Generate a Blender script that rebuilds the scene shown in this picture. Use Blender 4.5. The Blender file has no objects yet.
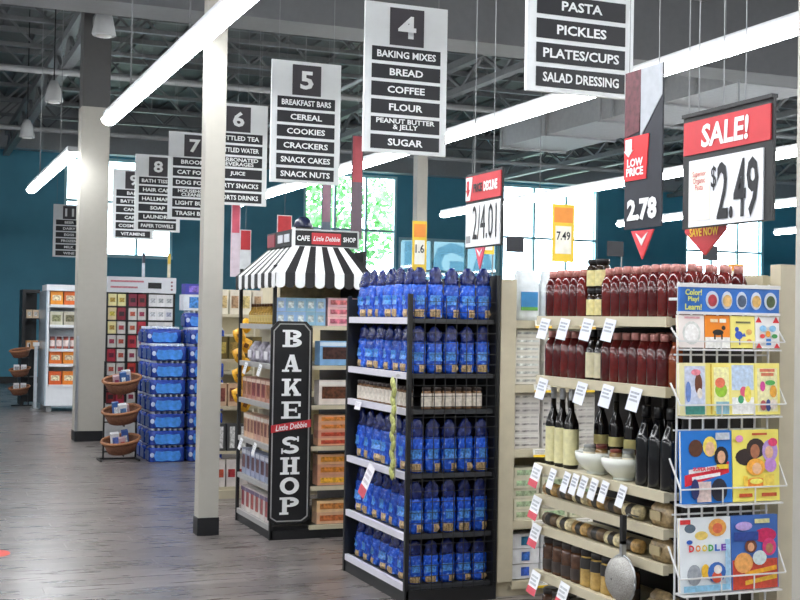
import bpy, math, random
from mathutils import Vector, Matrix, Euler
random.seed(7)
R = math.radians
scn = bpy.context.scene
col = scn.collection

# ------------------------------------------------------------------ camera
F, YAW, PITCH, ROLL = 1250.0, R(22), R(1), R(1)
fw = Vector((math.sin(YAW)*math.cos(PITCH), math.cos(YAW)*math.cos(PITCH), math.sin(PITCH)))
r0 = Vector((math.cos(YAW), -math.sin(YAW), 0)); u0 = r0.cross(fw)
up = u0*math.cos(ROLL) - r0*math.sin(ROLL); rt = fw.cross(up)
cam_d = bpy.data.cameras.new('camera'); cam = bpy.data.objects.new('camera', cam_d); col.objects.link(cam)
cam_d.sensor_width = 36; cam_d.lens = 36*F/800; cam_d.clip_end = 300
m = Matrix((rt, up, -fw)).transposed().to_4x4(); m.translation = (0, 0, 1.6); cam.matrix_world = m
scn.camera = cam
# ------------------------------------------------------------------ world, exposure
world = bpy.data.worlds.new('sky'); scn.world = world; world.use_nodes = True
bg = world.node_tree.nodes['Background']; bg.inputs[0].default_value = (.86, .94, 1, 1); bg.inputs[1].default_value = 14.0
vs = scn.view_settings
vs.view_transform = 'Standard'; vs.look = 'None'; vs.gamma = 1; vs.use_curve_mapping = False; vs.exposure = 0.0
LAMP = 37.0
scn.cycles.max_bounces = 6; scn.cycles.caustics_reflective = False; scn.cycles.caustics_refractive = False

# ------------------------------------------------------------------ materials
def lin(h):
    if isinstance(h, str):
        h = h.lstrip('#'); c = [int(h[i:i+2], 16)/255 for i in (0, 2, 4)]
        return [x/12.92 if x <= .04045 else ((x+.055)/1.055)**2.4 for x in c]
    return list(h)
MATS = {}
def M(h, rough=.5, metal=0, var=.1, scale=14, bump=0, emit=0, rnd=0, coat=0, hue=0):
    key = (hue, h, rough, metal, var, scale, bump, emit, rnd, coat)
    if key in MATS: return MATS[key]
    mt = bpy.data.materials.new('surface_'+str(h).strip('#')); mt.use_nodes = True
    nt = mt.node_tree; b = nt.nodes['Principled BSDF']; c = lin(h)
    b.inputs['Roughness'].default_value = rough; b.inputs['Metallic'].default_value = metal
    if coat: b.inputs['Coat Weight'].default_value = coat
    tc = nt.nodes.new('ShaderNodeTexCoord'); nz = nt.nodes.new('ShaderNodeTexNoise')
    nz.inputs['Scale'].default_value = scale; nz.inputs['Detail'].default_value = 3
    nt.links.new(tc.outputs['Object'], nz.inputs['Vector'])
    cr = nt.nodes.new('ShaderNodeValToRGB')
    cr.color_ramp.elements[0].position = .3; cr.color_ramp.elements[1].position = .7
    cr.color_ramp.elements[0].color = [max(0, x*(1-var)) for x in c]+[1]
    cr.color_ramp.elements[1].color = [min(1, x*(1+var)) for x in c]+[1]
    nt.links.new(nz.outputs['Fac'], cr.inputs[0])
    out = cr.outputs[0]
    if rnd:
        oi = nt.nodes.new('ShaderNodeObjectInfo'); hs = nt.nodes.new('ShaderNodeHueSaturation')
        mr = nt.nodes.new('ShaderNodeMapRange'); mr.inputs[3].default_value = 1-rnd; mr.inputs[4].default_value = 1+rnd
        nt.links.new(oi.outputs['Random'], mr.inputs[0]); nt.links.new(mr.outputs[0], hs.inputs['Value'])
        nt.links.new(out, hs.inputs['Color']); out = hs.outputs[0]
        if hue:
            mh = nt.nodes.new('ShaderNodeMapRange'); mh.inputs[3].default_value = .5-hue; mh.inputs[4].default_value = .5+hue
            nt.links.new(oi.outputs['Random'], mh.inputs[0]); nt.links.new(mh.outputs[0], hs.inputs['Hue'])
    nt.links.new(out, b.inputs['Base Color'])
    if bump:
        bp = nt.nodes.new('ShaderNodeBump'); bp.inputs['Strength'].default_value = bump; bp.inputs['Distance'].default_value = .01
        nt.links.new(nz.outputs['Fac'], bp.inputs['Height']); nt.links.new(bp.outputs[0], b.inputs['Normal'])
    if emit:
        b.inputs['Emission Color'].default_value = c+[1]; b.inputs['Emission Strength'].default_value = emit
    MATS[key] = mt
    return mt
def plank_material(name, brick):
    mt = bpy.data.materials.new(name); mt.use_nodes = True; nt = mt.node_tree; b = nt.nodes['Principled BSDF']
    tc = nt.nodes.new('ShaderNodeTexCoord'); mp = nt.nodes.new('ShaderNodeMapping'); nz = nt.nodes.new('ShaderNodeTexNoise')
    geo = nt.nodes.new('ShaderNodeNewGeometry')
    nt.links.new(geo.outputs['Position'], mp.inputs[0]); mp.inputs['Scale'].default_value = (1.1, 8, 1)
    nt.links.new(mp.outputs[0], nz.inputs['Vector']); nz.inputs['Scale'].default_value = 2.2; nz.inputs['Detail'].default_value = 4
    cr = nt.nodes.new('ShaderNodeValToRGB'); e = cr.color_ramp.elements
    e[0].position = .32; e[0].color = lin('#67615f')+[1]; e[1].position = .68; e[1].color = lin('#7f7876')+[1]
    nt.links.new(nz.outputs['Fac'], cr.inputs[0])
    hs = nt.nodes.new('ShaderNodeHueSaturation'); nt.links.new(cr.outputs[0], hs.inputs['Color'])
    mr = nt.nodes.new('ShaderNodeMapRange'); mr.inputs[3].default_value = .76; mr.inputs[4].default_value = 1.2
    if brick:
        br = nt.nodes.new('ShaderNodeTexBrick'); br.inputs['Scale'].default_value = 1
        br.inputs['Brick Width'].default_value = 1.2; br.inputs['Row Height'].default_value = .18
        br.inputs['Mortar Size'].default_value = .002; br.offset = .35; br.inputs['Mortar'].default_value = (.2, .2, .2, 1)
        br.inputs['Color1'].default_value = (0, 0, 0, 1); br.inputs['Color2'].default_value = (1, 1, 1, 1)
        nt.links.new(geo.outputs['Position'], br.inputs['Vector']); nt.links.new(br.outputs['Color'], mr.inputs[0])
    else:
        oi = nt.nodes.new('ShaderNodeObjectInfo'); nt.links.new(oi.outputs['Random'], mr.inputs[0])
    nt.links.new(mr.outputs[0], hs.inputs['Value']); nt.links.new(hs.outputs[0], b.inputs['Base Color'])
    rr = nt.nodes.new('ShaderNodeMapRange'); rr.inputs[3].default_value = .24; rr.inputs[4].default_value = .32
    nt.links.new(nz.outputs['Fac'], rr.inputs[0]); nt.links.new(rr.outputs[0], b.inputs['Roughness'])
    b.inputs['Specular IOR Level'].default_value = .9
    return mt
def glass_material(nm, tint):
    mt = bpy.data.materials.new(nm); mt.use_nodes = True; nt = mt.node_tree
    nt.nodes.remove(nt.nodes['Principled BSDF'])
    t = nt.nodes.new('ShaderNodeBsdfTransparent'); g = nt.nodes.new('ShaderNodeBsdfGlossy'); mx = nt.nodes.new('ShaderNodeMixShader')
    t.inputs[0].default_value = tint+(1,); g.inputs[1].default_value = .02; mx.inputs[0].default_value = .06
    nt.links.new(t.outputs[0], mx.inputs[1]); nt.links.new(g.outputs[0], mx.inputs[2])
    nt.links.new(mx.outputs[0], nt.nodes['Material Output'].inputs[0]); return mt
GLASS = glass_material('window_glass', (.9, .97, 1)); FILM = glass_material('frosted_blue_film', (.19, .25, .27)); FILM2 = glass_material('letter_film', (.42, .6, .7))
WHITE = M('#e9ecee', .5, var=.02); BLACK = M('#17181b', .45, var=.15); INK = M('#15161d', .5, var=.05)
BEIGE = M('#c3baa2', .5, var=.05); CREAM = M('#c4bb9e', .5, var=.04); STEEL = M('#b9bcbf', .35, 1, var=.05); GREY = M('#8d9092', .5, var=.06)
WIRE = M('#dcdcdc', .35, var=.02); RAIL = M('#d9d7e2', .4, var=.03); BRAIL = M('#c9c0a6', .45, var=.04)
RED = M('#c3343c', .5, var=.04); YEL = M('#f0c437', .5, var=.04)

# ------------------------------------------------------------------ mesh builder
class MB:
    def __init__(s): s.v = []; s.f = []; s.mi = []; s.sm = []
    def add(s, vs_, fs, mi=0, smooth=False):
        o = len(s.v); s.v += [tuple(p) for p in vs_]
        for f in fs: s.f.append([o+i for i in f]); s.mi.append(mi); s.sm.append(smooth)
        return s
    def box(s, x0, x1, y0, y1, z0, z1, mi=0):
        return s.add([(x0,y0,z0),(x1,y0,z0),(x1,y1,z0),(x0,y1,z0),(x0,y0,z1),(x1,y0,z1),(x1,y1,z1),(x0,y1,z1)],
                     [(3,2,1,0),(4,5,6,7),(0,1,5,4),(1,2,6,5),(2,3,7,6),(3,0,4,7)], mi)
    def bar(s, a, b, w, mi=0, h=None):
        a = Vector(a); b = Vector(b); d = (b-a).normalized(); h = h or w
        t = Vector((0,0,1)) if abs(d.z) < .9 else Vector((1,0,0))
        p = d.cross(t).normalized()*w/2; q = d.cross(p).normalized()*h/2
        vv = [a-p-q, a+p-q, a+p+q, a-p+q, b-p-q, b+p-q, b+p+q, b-p+q]
        return s.add(vv, [(0,1,2,3),(7,6,5,4),(4,5,1,0),(5,6,2,1),(6,7,3,2),(7,4,0,3)], mi)
    def rings(s, rs, mi=0, caps=True, smooth=True):
        n = len(rs[0]); vv = [p for r in rs for p in r]; fs = []
        for i in range(len(rs)-1):
            for j in range(n): fs.append((i*n+j, i*n+(j+1) % n, (i+1)*n+(j+1) % n, (i+1)*n+j))
        s.add(vv, fs, mi, smooth)
        if caps:
            o = len(s.v)-len(vv)
            s.f += [[o+j for j in reversed(range(n))], [o+len(vv)-n+j for j in range(n)]]; s.mi += [mi, mi]; s.sm += [False, False]
        return s
    def lathe(s, prof, n=12, c=(0,0,0), mi=0, caps=True, sx=1, sy=1):
        return s.rings([[(c[0]+r*sx*math.cos(2*math.pi*j/n), c[1]+r*sy*math.sin(2*math.pi*j/n), c[2]+z) for j in range(n)] for r, z in prof], mi, caps)
    def tube(s, pts, r, n=6, mi=0):
        pts = [Vector(p) for p in pts]; rs = []
        for i, p in enumerate(pts):
            d = (pts[min(i+1, len(pts)-1)]-pts[max(i-1, 0)]).normalized()
            t = Vector((0,0,1)) if abs(d.z) < .9 else Vector((1,0,0))
            a = d.cross(t).normalized(); b = d.cross(a)
            rs.append([p+a*r*math.cos(2*math.pi*j/n)+b*r*math.sin(2*math.pi*j/n) for j in range(n)])
        return s.rings(rs, mi)
    def prism(s, poly, y0, y1, mi=0):           # poly in x,z, thickness along y
        n = len(poly)
        a = sum(poly[i][0]*poly[(i+1) % n][1]-poly[(i+1) % n][0]*poly[i][1] for i in range(n))
        if a < 0: poly = poly[::-1]
        vv = [(x, y0, z) for x, z in poly]+[(x, y1, z) for x, z in poly]
        return s.add(vv, [list(range(n)), list(range(2*n-1, n-1, -1))]+[(i, n+i, n+(i+1) % n, (i+1) % n)[::1] for i in range(n)], mi)
    def ell(s, cx, cz, rx, rz, y0, y1, n=16, mi=0, a0=0):
        return s.prism([(cx+rx*math.cos(2*math.pi*i/n+a0), cz+rz*math.sin(2*math.pi*i/n+a0)) for i in range(n)], y0, y1, mi)
    def mesh(s, name, mats):
        me = bpy.data.meshes.new(name); me.from_pydata(s.v, [], s.f)
        if not isinstance(mats, (list, tuple)): mats = [mats]
        for x in mats: me.materials.append(x)
        me.polygons.foreach_set('material_index', s.mi); me.polygons.foreach_set('use_smooth', s.sm)
        me.update(); return me
def ob(name, me, parent=None, loc=(0,0,0), rz=0):
    o = bpy.data.objects.new(name, me); col.objects.link(o); o.location = loc; o.rotation_euler = (0, 0, rz); o.parent = parent; return o
def tag(o, label, cat, group=None):
    o['label'] = label; o['category'] = cat
    if group: o['group'] = group
    return o
def thing(name, label, cat, loc=(0,0,0), rz=0, group=None): return tag(ob(name, None, None, loc, rz), label, cat, group)
def part(name, mb, mats, parent, loc=(0,0,0)): return ob(name, mb.mesh(name, mats), parent, loc)
def box(name, mats, parent, x0, x1, y0, y1, z0, z1): return part(name, MB().box(x0,x1,y0,y1,z0,z1), mats, parent)
def struct(name, mb, mats): o = part(name, mb, mats, None); o['kind'] = 'structure'; return o
def stuff(o): o['kind'] = 'stuff'; return o
def spawn(name, kit, loc, rz, label, cat, group=None, sc=1, tilt=None):
    """kit: list of (part name, mesh, index of the parent part or None); copies share mesh data"""
    if len(kit) == 1: r = ob(name, kit[0][1])
    else:
        r = ob(name, None); objs = []
        for nm, me, pi in kit:
            o = bpy.data.objects.new(nm, me); col.objects.link(o); o.parent = r if pi is None else objs[pi]; objs.append(o)
    r.location = (loc[0], loc[1], loc[2]+.0015); r.rotation_euler = tilt or (0, 0, rz); r.scale = (sc, sc, sc) if not isinstance(sc, tuple) else sc
    return tag(r, label, cat, group)
# lettering with the built-in font, as a mesh facing -y
TXT = {}
def text_mesh(t, bw, bh, mat, bold=.02, y=0, shear=0, fill=False, thick=.0015):
    key = (t, bw, bh, mat.name, bold, shear, fill)
    if key in TXT: return TXT[key]
    c = bpy.data.curves.new('lettering', 'FONT'); c.body = t; c.size = 1; c.offset = bold; c.shear = shear; c.resolution_u = 2
    c.align_x = 'CENTER'; c.space_line = .85
    o = bpy.data.objects.new('lettering_source', c); col.objects.link(o)
    dg = bpy.context.evaluated_depsgraph_get(); me = bpy.data.meshes.new_from_object(o.evaluated_get(dg))
    bpy.data.objects.remove(o); bpy.data.curves.remove(c)
    xs = [v.co.x for v in me.vertices]; ys = [v.co.y for v in me.vertices]
    w = max(xs)-min(xs); h = max(ys)-min(ys); cx = (max(xs)+min(xs))/2; cy = (max(ys)+min(ys))/2
    sx = bw/w; sy = bh/h
    if not fill: k = min(sx, sy); sx = min(sx, k*1.25); sy = min(sy, k*1.25)
    for v in me.vertices: v.co = Vector(((v.co.x-cx)*sx, y, (v.co.y-cy)*sy))
    me.materials.clear(); me.materials.append(mat); me.name = 'lettering'
    TXT[key] = me; return me
def text(t, parent, cx, y, cz, bw, bh, mat, **k): return ob('lettering', text_mesh(t, bw, bh, mat, **k), parent, (cx, y, cz))

# ------------------------------------------------------------------ room shell
PX0, PY0, NX, NY = -.6, 4.2, 4, 60
PX1, PY1 = PX0+1.2*NX, PY0+.18*NY
fl = MB(); X0, X1, Y0, Y1, H = -10, 27, -7, 30.75, 6.7
for a, b, c, d in ((X0,X1,Y0,PY0),(X0,X1,PY1,Y1+.3),(X0,PX0,PY0,PY1),(PX1,X1,PY0,PY1)): fl.box(a, b, c, d, -.1, 0)
fl.box(PX0, PX1, PY0, PY1, -.1, -.006)
floor = struct('floor', fl, plank_material('floor_planks_far', True))
pm = plank_material('floor_plank_wood', False)
pl = MB().box(.0015, 1.1985, .0015, .1785, -.006, 0).mesh('plank', pm)
def cut_plank(l): return MB().box(.0015, l-.0015, .0015, .1785, -.006, 0).mesh('plank', pm)
cuts = {}
for j in range(NY):
    off = (0, .45, .85, .2, .65)[j % 5]*1.2; x = PX0; y = PY0+.18*j
    if off > .01:
        if off not in cuts: cuts[off] = cut_plank(off)
        ob('plank', cuts[off], floor, (x, y, 0)); x += off
    while x < PX1-.01:
        l = min(1.2, PX1-x); l = round(l, 4)
        if l < 1.19:
            if l not in cuts: cuts[l] = cut_plank(l)
            ob('plank', cuts[l], floor, (x, y, 0))
        else: ob('plank', pl, floor, (x, y, 0))
        x += l
DECK = M('#67696c', .6, var=.1); JOIST = M('#787b7e', .5, var=.08); DARKG = M('#55575a', .6, var=.05)
ceil = struct('ceiling', MB().box(X0, X1, Y0, Y1+.3, H, H+.1), DECK)
rb = MB().box(-.06, .06, Y0, Y1, H-.05, H-.001).mesh('deck_rib', DECK)
for i in range(60): ob('deck_rib', rb, ceil, (X0+.3+i*.6, 0, 0))
jm = MB(); jm.box(X0, X1, -.05, .05, 6.55, 6.64); jm.box(X0, X1, -.05, .05, 5.92, 5.98)
jw = MB()
for i in range(61):
    x = X0+i*.6; z = (5.97, 6.56)
    jw.bar((x, 0, z[i % 2]), (x+.6, 0, z[1-i % 2]), .035)
jm = jm.mesh('joist', JOIST); jw = jw.mesh('joist_web', JOIST)
for i in range(20):
    j = ob('joist', jm, ceil, (0, -5+i*1.85, 0)); ob('joist_web', jw, j)
gm = MB(); gm.box(-.07, .07, Y0, Y1, 5.78, 5.9); gm.box(-.07, .07, Y0, Y1, 5.35, 5.45)
gw = MB()
for i in range(50): gw.bar((0, Y0+i*.75, (5.42, 5.82)[i % 2]), (0, Y0+(i+1)*.75, (5.82, 5.42)[i % 2]), .05)
gm = gm.mesh('girder', JOIST); gw = gw.mesh('girder_web', JOIST)
for x in (2.35, 8.5, 14.6, 20.8):
    g = ob('girder', gm, ceil, (x, 0, 0)); ob('girder_web', gw, g)
pipe = MB().tube([(0, Y0, 0), (0, Y1, 0)], .035, 8).mesh('conduit', M('#a9acae', .4, var=.05))
for x, z in ((.9, 5.6), (4.0, 5.75), (6.9, 5.5), (11.3, 5.7), (16.5, 5.6)): ob('conduit', pipe, ceil, (x, 0, z))
pipe2 = MB().tube([(X0, 0, 0), (X1, 0, 0)], .05, 8).mesh('sprinkler_pipe', M('#a9acae', .4, var=.05))
for y, z in ((14.5, 5.25), (19.5, 5.3), (25, 5.2)): ob('sprinkler_pipe', pipe2, ceil, (0, y, z))
# deep painted header across the hall
struct('trim_1', MB().box(X0, X1, 12.02, 12.58, 4.6, H-.005), M('#67696c', .6, var=.04))
struct('trim_2', MB().box(X0, X1, 30.35, 30.749, 5.5, H-.06), M('#9fa4a8', .6, var=.04))
# far wall with clerestory windows
TEAL = M('#4d97b1', .55, var=.05, scale=2); wf = MB(); y0, y1 = Y1, Y1+.3
WIN = [(3.7, 6.33, 3.1, 5.45), (9.7, 12.3, 2.2, 5.45), (12.36, 15.36, 1.9, 3.85), (15.4, 18.45, 2.2, 5.45), (21.4, 24.2, 2.2, 5.2)]
x = X0
for a, b, c, d in WIN:
    wf.box(x, a, y0, y1, 0, H); wf.box(a, b, y0, y1, 0, c); wf.box(a, b, y0, y1, d, H); x = b
wf.box(x, X1, y0, y1, 0, H); struct('wall_far', wf, TEAL)
FRAME = M('#b5e0ea', .4, var=.03)
for i, (a, b, c, d) in enumerate(WIN):
    w = struct('window_%d' % (i+1), MB().box(a, b, y0-.06, y0+.02, c-.06, c+.02), FRAME)
    for u in (a, b-.07): box('frame', FRAME, w, u, u+.07, y0+.02, y0+.12, c, d)
    box('frame', FRAME, w, a+.07, b-.07, y0+.02, y0+.12, d-.07, d)
    for k in (1, 2): xm = a+(b-a)*k/3; box('mullion', FRAME, w, xm-.03, xm+.03, y0+.02, y0+.12, c+.02, d-.07)
    zm = c+(d-c)*.55
    for k in range(3):
        xa = a+(b-a)*k/3+.07; xb = a+(b-a)*(k+1)/3-.07
        box('transom', FRAME, w, xa-.04, xb+.04, y0+.03, y0+.11, zm-.03, zm+.03)
        box('pane', FILM if i == 2 else GLASS, w, xa-.04, xb+.04, y0+.06, y0+.065, c+.02, zm-.03)
        box('pane', FILM if i == 2 else GLASS, w, xa-.04, xb+.04, y0+.06, y0+.065, zm+.03, d-.07)
struct('baseboard_far', MB().box(X0, X1, y0-.03, y0-.001, 0, .15), BLACK)
LW = M('#b9bcbd', .7, var=.03)
struct('wall_left', MB().box(X0-.2, X0, Y0, Y1+.3, 0, H), LW); struct('wall_right', MB().box(X1, X1+.2, Y0, Y1+.3, 0, H), TEAL)
struct('wall_back', MB().box(X0-.2, X1+.2, Y0-.2, Y0, 0, H), LW)
# large translucent letters stuck on the frosted blue window
t = thing('window_lettering', 'large pale blue letters on the frosted window between bright windows', 'lettering', (13.86, 30.79, 1.9))
for ch, cx, w in (('R', -.95, .75), ('G', -.05, .95), ('A', 1.0, .9)): ob('letter', text_mesh(ch, w, 1.1, FILM2, bold=.05, fill=True), t, (cx, -.03, 1.3))
# columns
def column(label, x0, x1, y0, y1, top, clad=None):
    t = thing('column', label, 'column', ((x0+x1)/2, (y0+y1)/2, 0)); w = (x1-x0)/2; d = (y1-y0)/2
    PUT = M('#b4b1a8', .55, var=.02)
    if clad:
        box('cladding', PUT, t, -w, w, -d, d, .13, clad)
        box('steel_core', M('#5b5b5b', .55, var=.03), t, -w+.005, w-.005, -d+.005, d-.005, clad, top)
    else: box('shaft', PUT, t, -w, w, -d, d, .13, top)
    box('base_trim', BLACK, t, -w-.006, w+.006, -d-.006, d+.006, 0, .13)
    if clad: box('corner_guard', STEEL, t, -w-.004, -w+.03, -d-.004, -d+.03, .13, 1.35)
column('slender putty column standing beside the bake display', 2.105, 2.255, 9.1, 9.23, 6.65)
column('wide putty pillar, dark above its cladding, beside the tilted baskets', 2.17, 2.53, 16.38, 16.68, 6.65, 4.3)
column('slender putty column rising behind the shelves under a numbered sign', 8.37, 8.56, 20, 20.19, 6.65)
column('slender putty column standing next to the book rack', 2.84, 3.0, 3.28, 3.44, 6.65)
# ------------------------------------------------------------------ lights
DIFF = M('#fbfdff', .4, var=0, emit=LAMP); HOUS = M('#d4d7da', .4, var=.02)
def strip_kit(L):
    h = MB().box(-.06, .06, -L/2, L/2, .06, .13)
    d = MB().rings([[(.078*math.cos(a), y, .06-.065*math.sin(a)) for a in [math.pi*i/8 for i in range(9)]] for y in (-L/2+.002, L/2-.002)])
    w = MB().bar((0, 0, .13), (0, 0, H-3.56), .012).mesh('hanger', GREY)
    return [('housing', h.mesh('housing', HOUS), None), ('diffuser', d.mesh('diffuser', DIFF), None), ('hanger', w, None)]
K_STRIP = strip_kit(2.5)
names = {1.98: 'over the front aisle', 5.5: 'passing behind the numbered aisle signs', 9.4: 'running behind the red price signs', 13.2: 'beyond the duct over the back shelves', 17.0: 'close to the far tall windows'}
for rx in (-5.6, -1.8, 1.98, 5.5, 9.4, 13.2, 17.0, 21.0):
    ends = [21.2-2.5*k for k in range(11)]
    if rx == 1.98: ends = [20.7, 18.2]+[12.9-2.5*k for k in range(8)]
    nm = names.get(rx, 'in a side row of the hall')
    for e in ends:
        spawn('strip_light', K_STRIP, (rx, e-1.25, 3.55), 0, 'long glowing white strip light in the row '+nm, 'ceiling light', 'strip lights '+nm)
# bell pendants
sh = MB().lathe([(.02, .3), (.05, .29), (.09, .19), (.125, .02), (.115, 0)], 16, caps=True).mesh('shade', M('#a7a9aa', .5, var=.04))
cd = MB().bar((0, 0, .3), (0, 0, 2.19), .015).mesh('cord', BLACK)
bl = MB().lathe([(.03, -.015), (.08, -.01), (.08, .0)], 10).mesh('lens', M('#c9c9c5', .4, var=.02))
for y in (13.1, 17.5, 21.2): spawn('pendant_lamp', [('shade', sh, None), ('cord', cd, None), ('lens', bl, None)], (1.94, y, 4.5), 0, 'grey bell-shaped pendant lamp hanging from the dark ceiling', 'pendant lamp', 'bell pendants under the ceiling')
# box duct
t = thing('air_duct', 'long grey rectangular air duct hung under the joists', 'air duct', (10.1, 0, 4.6)); DU = M('#97999b', .5, .2, var=.06)
for k in range(4): box('duct_section', DU, t, -.6, .6, 12.62+1.6*k, 14.2+1.6*k, 0, .55)
for k in range(4): box('flange', DU, t, -.63, .63, 14.18+1.6*k, 14.24+1.6*k, -.03, .58)
for k in range(3): box('hanger_strap', GREY, t, -.66, -.635, 13.4+2*k, 13.44+2*k, -.02, 2.08)
box('end_grille', GREY, t, -.5, .5, 19.02, 19.1, .06, .5)
# ------------------------------------------------------------------ numbered aisle signs
PANEL = M('#dfe3e6', .45, var=.02); PLATE = M('#3d3a40', .5, var=.04)
def aisle_sign(num, lines, x, y, label, hide=0):
    t = thing('aisle_sign', label, 'aisle sign', (x, y, 2.79), 0, 'numbered aisle signs')
    box('panel', PANEL, t, -.315, .315, -.012, .012, 0, 1.06)
    p = box('number_plate', PLATE, t, -.13, .13, -.017, -.012, .765, 1.03)
    if num: text(num, p, 0, -.019, .8975, .2, .16, WHITE, bold=.03)
    for i, l in enumerate(lines):
        z = 1.06-.3625-.1242*i
        b = box('name_bar', INK, t, -.262, .262, -.017, -.012, z-.05, z+.05)
        if l: text(l, b, 0, -.019, z, .45, .05 if '\n' not in l else .085, WHITE, bold=.025)
    for sx in (-.25, .25): part('hanging_wire', MB().bar((sx, 0, 1.06), (sx, 0, 3.9), .003), GREY, t)
aisle_sign('', ['', '', 'PASTA', 'PICKLES', 'PLATES/CUPS', 'SALAD DRESSING'], 3.265, 5.65, 'white hanging aisle sign listing pasta, pickles and salad dressing')
aisle_sign('4', ['BAKING MIXES', 'BREAD', 'COFFEE', 'FLOUR', 'PEANUT BUTTER\n& JELLY', 'SUGAR'], 3.325, 8.2, 'white hanging aisle sign number 4 listing bread and coffee')
aisle_sign('5', ['BREAKFAST BARS', 'CEREAL', 'COOKIES', 'CRACKERS', 'SNACK CAKES', 'SNACK NUTS'], 3.285, 10.4, 'white hanging aisle sign number 5 listing cereal and cookies')
aisle_sign('6', ['BOTTLED TEA', 'BOTTLED WATER', 'CARBONATED\nBEVERAGES', 'JUICE', 'PARTY SNACKS', 'SPORTS DRINKS'], 3.29, 12.75, 'white hanging aisle sign number 6 half hidden by the slender column')
aisle_sign('7', ['BROOMS', 'CAT FOOD', 'DOG FOOD', 'HOUSEHOLD\nCLEANERS', 'LIGHT BULBS', 'TRASH BAGS'], 3.33, 14.98, 'white hanging aisle sign number 7 listing cat and dog food')
aisle_sign('8', ['BATH TISSUE', 'HAIR CARE', 'HALLMARK', 'SOAP', 'LAUNDRY', 'PAPER TOWELS'], 3.34, 17.3, 'white hanging aisle sign number 8 listing bath tissue')
aisle_sign('9', ['BABY', 'BATTERIES', 'CANDY', 'CARDS', 'COSMETICS', 'VITAMINS'], 3.34, 19.2, 'white hanging aisle sign number 9 against the bright window')
aisle_sign('11', ['BEER', 'DAIRY', 'EGGS', 'FROZEN', 'MILK', 'WINE'], 3.23, 25.9, 'small far white aisle sign on the teal wall beside the wide pillar')

# ------------------------------------------------------------------ red sale signs hanging along the endcaps (facing the front aisle)
def wires(t, xs, z0, z1, y=0):
    for x in xs: part('hanging_wire', MB().bar((x, y, z0), (x, y, z1), .003), GREY, t)
W90 = -math.pi/2
t = thing('sale_sign', 'red and white sale sign showing $2.49 above the sauce shelves', 'sale sign', (3.0, 4.05, 2.0), W90)
box('backing', BLACK, t, -.285, .285, 0, .012, 0, .455)
hd = box('header', RED, t, -.275, .275, -.006, 0, .30, .435)
text('SALE!', hd, 0, -.009, .367, .3, .095, WHITE, bold=.03, shear=.06)
pc = box('price_card', M('#e4e8ee', .5, var=.02), t, -.235, .235, -.006, 0, .005, .275)
box('note', M('#efe9dc', .5, var=.02), pc, -.23, -.09, -.008, -.006, .03, .26)
ob('printed_line', text_mesh('Superior\nOrganic\nPasta', .09, .09, RED, bold=0), pc, (-.16, -.01, .19))
text('$', pc, -.065, -.009, .19, .035, .1, INK, bold=.01, fill=True); text('2.49', pc, .085, -.009, .135, .255, .23, INK, bold=.02, fill=True)
wires(t, (-.18, .12), .455, 4.69)
box('top_rail', BLACK, t, -.285, .285, -.01, .02, .455, .47)
t = thing('sale_sign', 'yellow edged save sign with a red point behind the $2.49 sign', 'sale sign', (3.12, 4.35, 1.9), W90)
part('point', MB().prism([(-.14, .1), (0, 0), (.14, .1), (.14, .14), (-.14, .14)], 0, .01), RED, t)
box('card', YEL, t, -.15, .15, 0, .01, .14, .5); box('price_panel', WHITE, t, -.09, .09, -.004, 0, .15, .42)
text('.10', t, 0, -.007, .2, .09, .07, INK, bold=.02); text('SAVE NOW', t, 0, -.004, .098, .2, .045, YEL, bold=.03)
wires(t, (-.12, .12), .5, 4.79)
t = thing('sale_sign', 'tilted red price sign with tall black numerals above the blue bag rack', 'sale sign', (3.0, 6.22, 2.02), W90)
box('backing', BLACK, t, -.225, .225, 0, .012, 0, .42)
hd = box('header', RED, t, -.22, .22, -.006, 0, .265, .405)
part('arrow_patch', MB().prism([(-.215, .27), (-.16, .27), (-.13, .4), (-.215, .4)], -.009, -.006), WHITE, hd)
part('arrow', MB().prism([(-.185, .29), (-.16, .33), (-.172, .33), (-.172, .38), (-.198, .38), (-.198, .33), (-.21, .33)], -.012, -.009), RED, hd)
text('PRICE', hd, -.06, -.009, .335, .11, .05, INK, bold=.04, fill=True); text('DECLINE', hd, .1, -.009, .335, .17, .055, WHITE, bold=.05, fill=True)
pc = box('price_card', WHITE, t, -.215, .215, -.006, 0, .008, .25)
text('2/4.01', pc, .03, -.009, .14, .3, .19, INK, bold=0, fill=True); box('small_print', GREY, pc, -.205, -.15, -.008, -.006, .03, .07)
part('red_point', MB().prism([(-.1, 0), (.02, 0), (-.04, -.12)], 0, .008), M('#d8536a', .5), t)
part('point_tick', MB().prism([(-.075, -.008), (-.04, -.03), (-.005, -.008), (-.04, -.05)], -.003, 0), WHITE, t)
wires(t, (-.12, .12), .42, 4.66)
t = thing('hanging_banner', 'narrow black and red low price banner showing 2.78', 'banner', (3.1, 4.79, 1.9), W90)
box('cloth', M('#232630', .6), t, -.15, .15, 0, .008, .14, .86)
part('grey_patch', MB().prism([(-.02, .55), (.15, .72), (.15, .86), (-.02, .86)], -.003, 0), M('#a4a9b0', .5), t)
part('portrait_patch', MB().prism([(-.15, .56), (-.03, .58), (-.02, .86), (-.15, .86)], -.003, 0), M('#5e3038', .6, var=.4, scale=30), t)
rp = part('low_price_patch', MB().prism([(-.15, .36), (.03, .36), (.05, .56), (-.15, .56)], -.004, 0), M('#d9262e', .5), t)
part('arrow', MB().prism([(-.11, .47), (-.07, .5), (-.085, .5), (-.085, .55), (-.135, .55), (-.135, .5), (-.15, .5)], -.008, -.004), WHITE, rp)
text('LOW\nPRICE', rp, -.055, -.008, .42, .14, .08, WHITE, bold=.04); text('2.78', t, .0, -.004, .225, .24, .1, WHITE, bold=.05)
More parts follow.
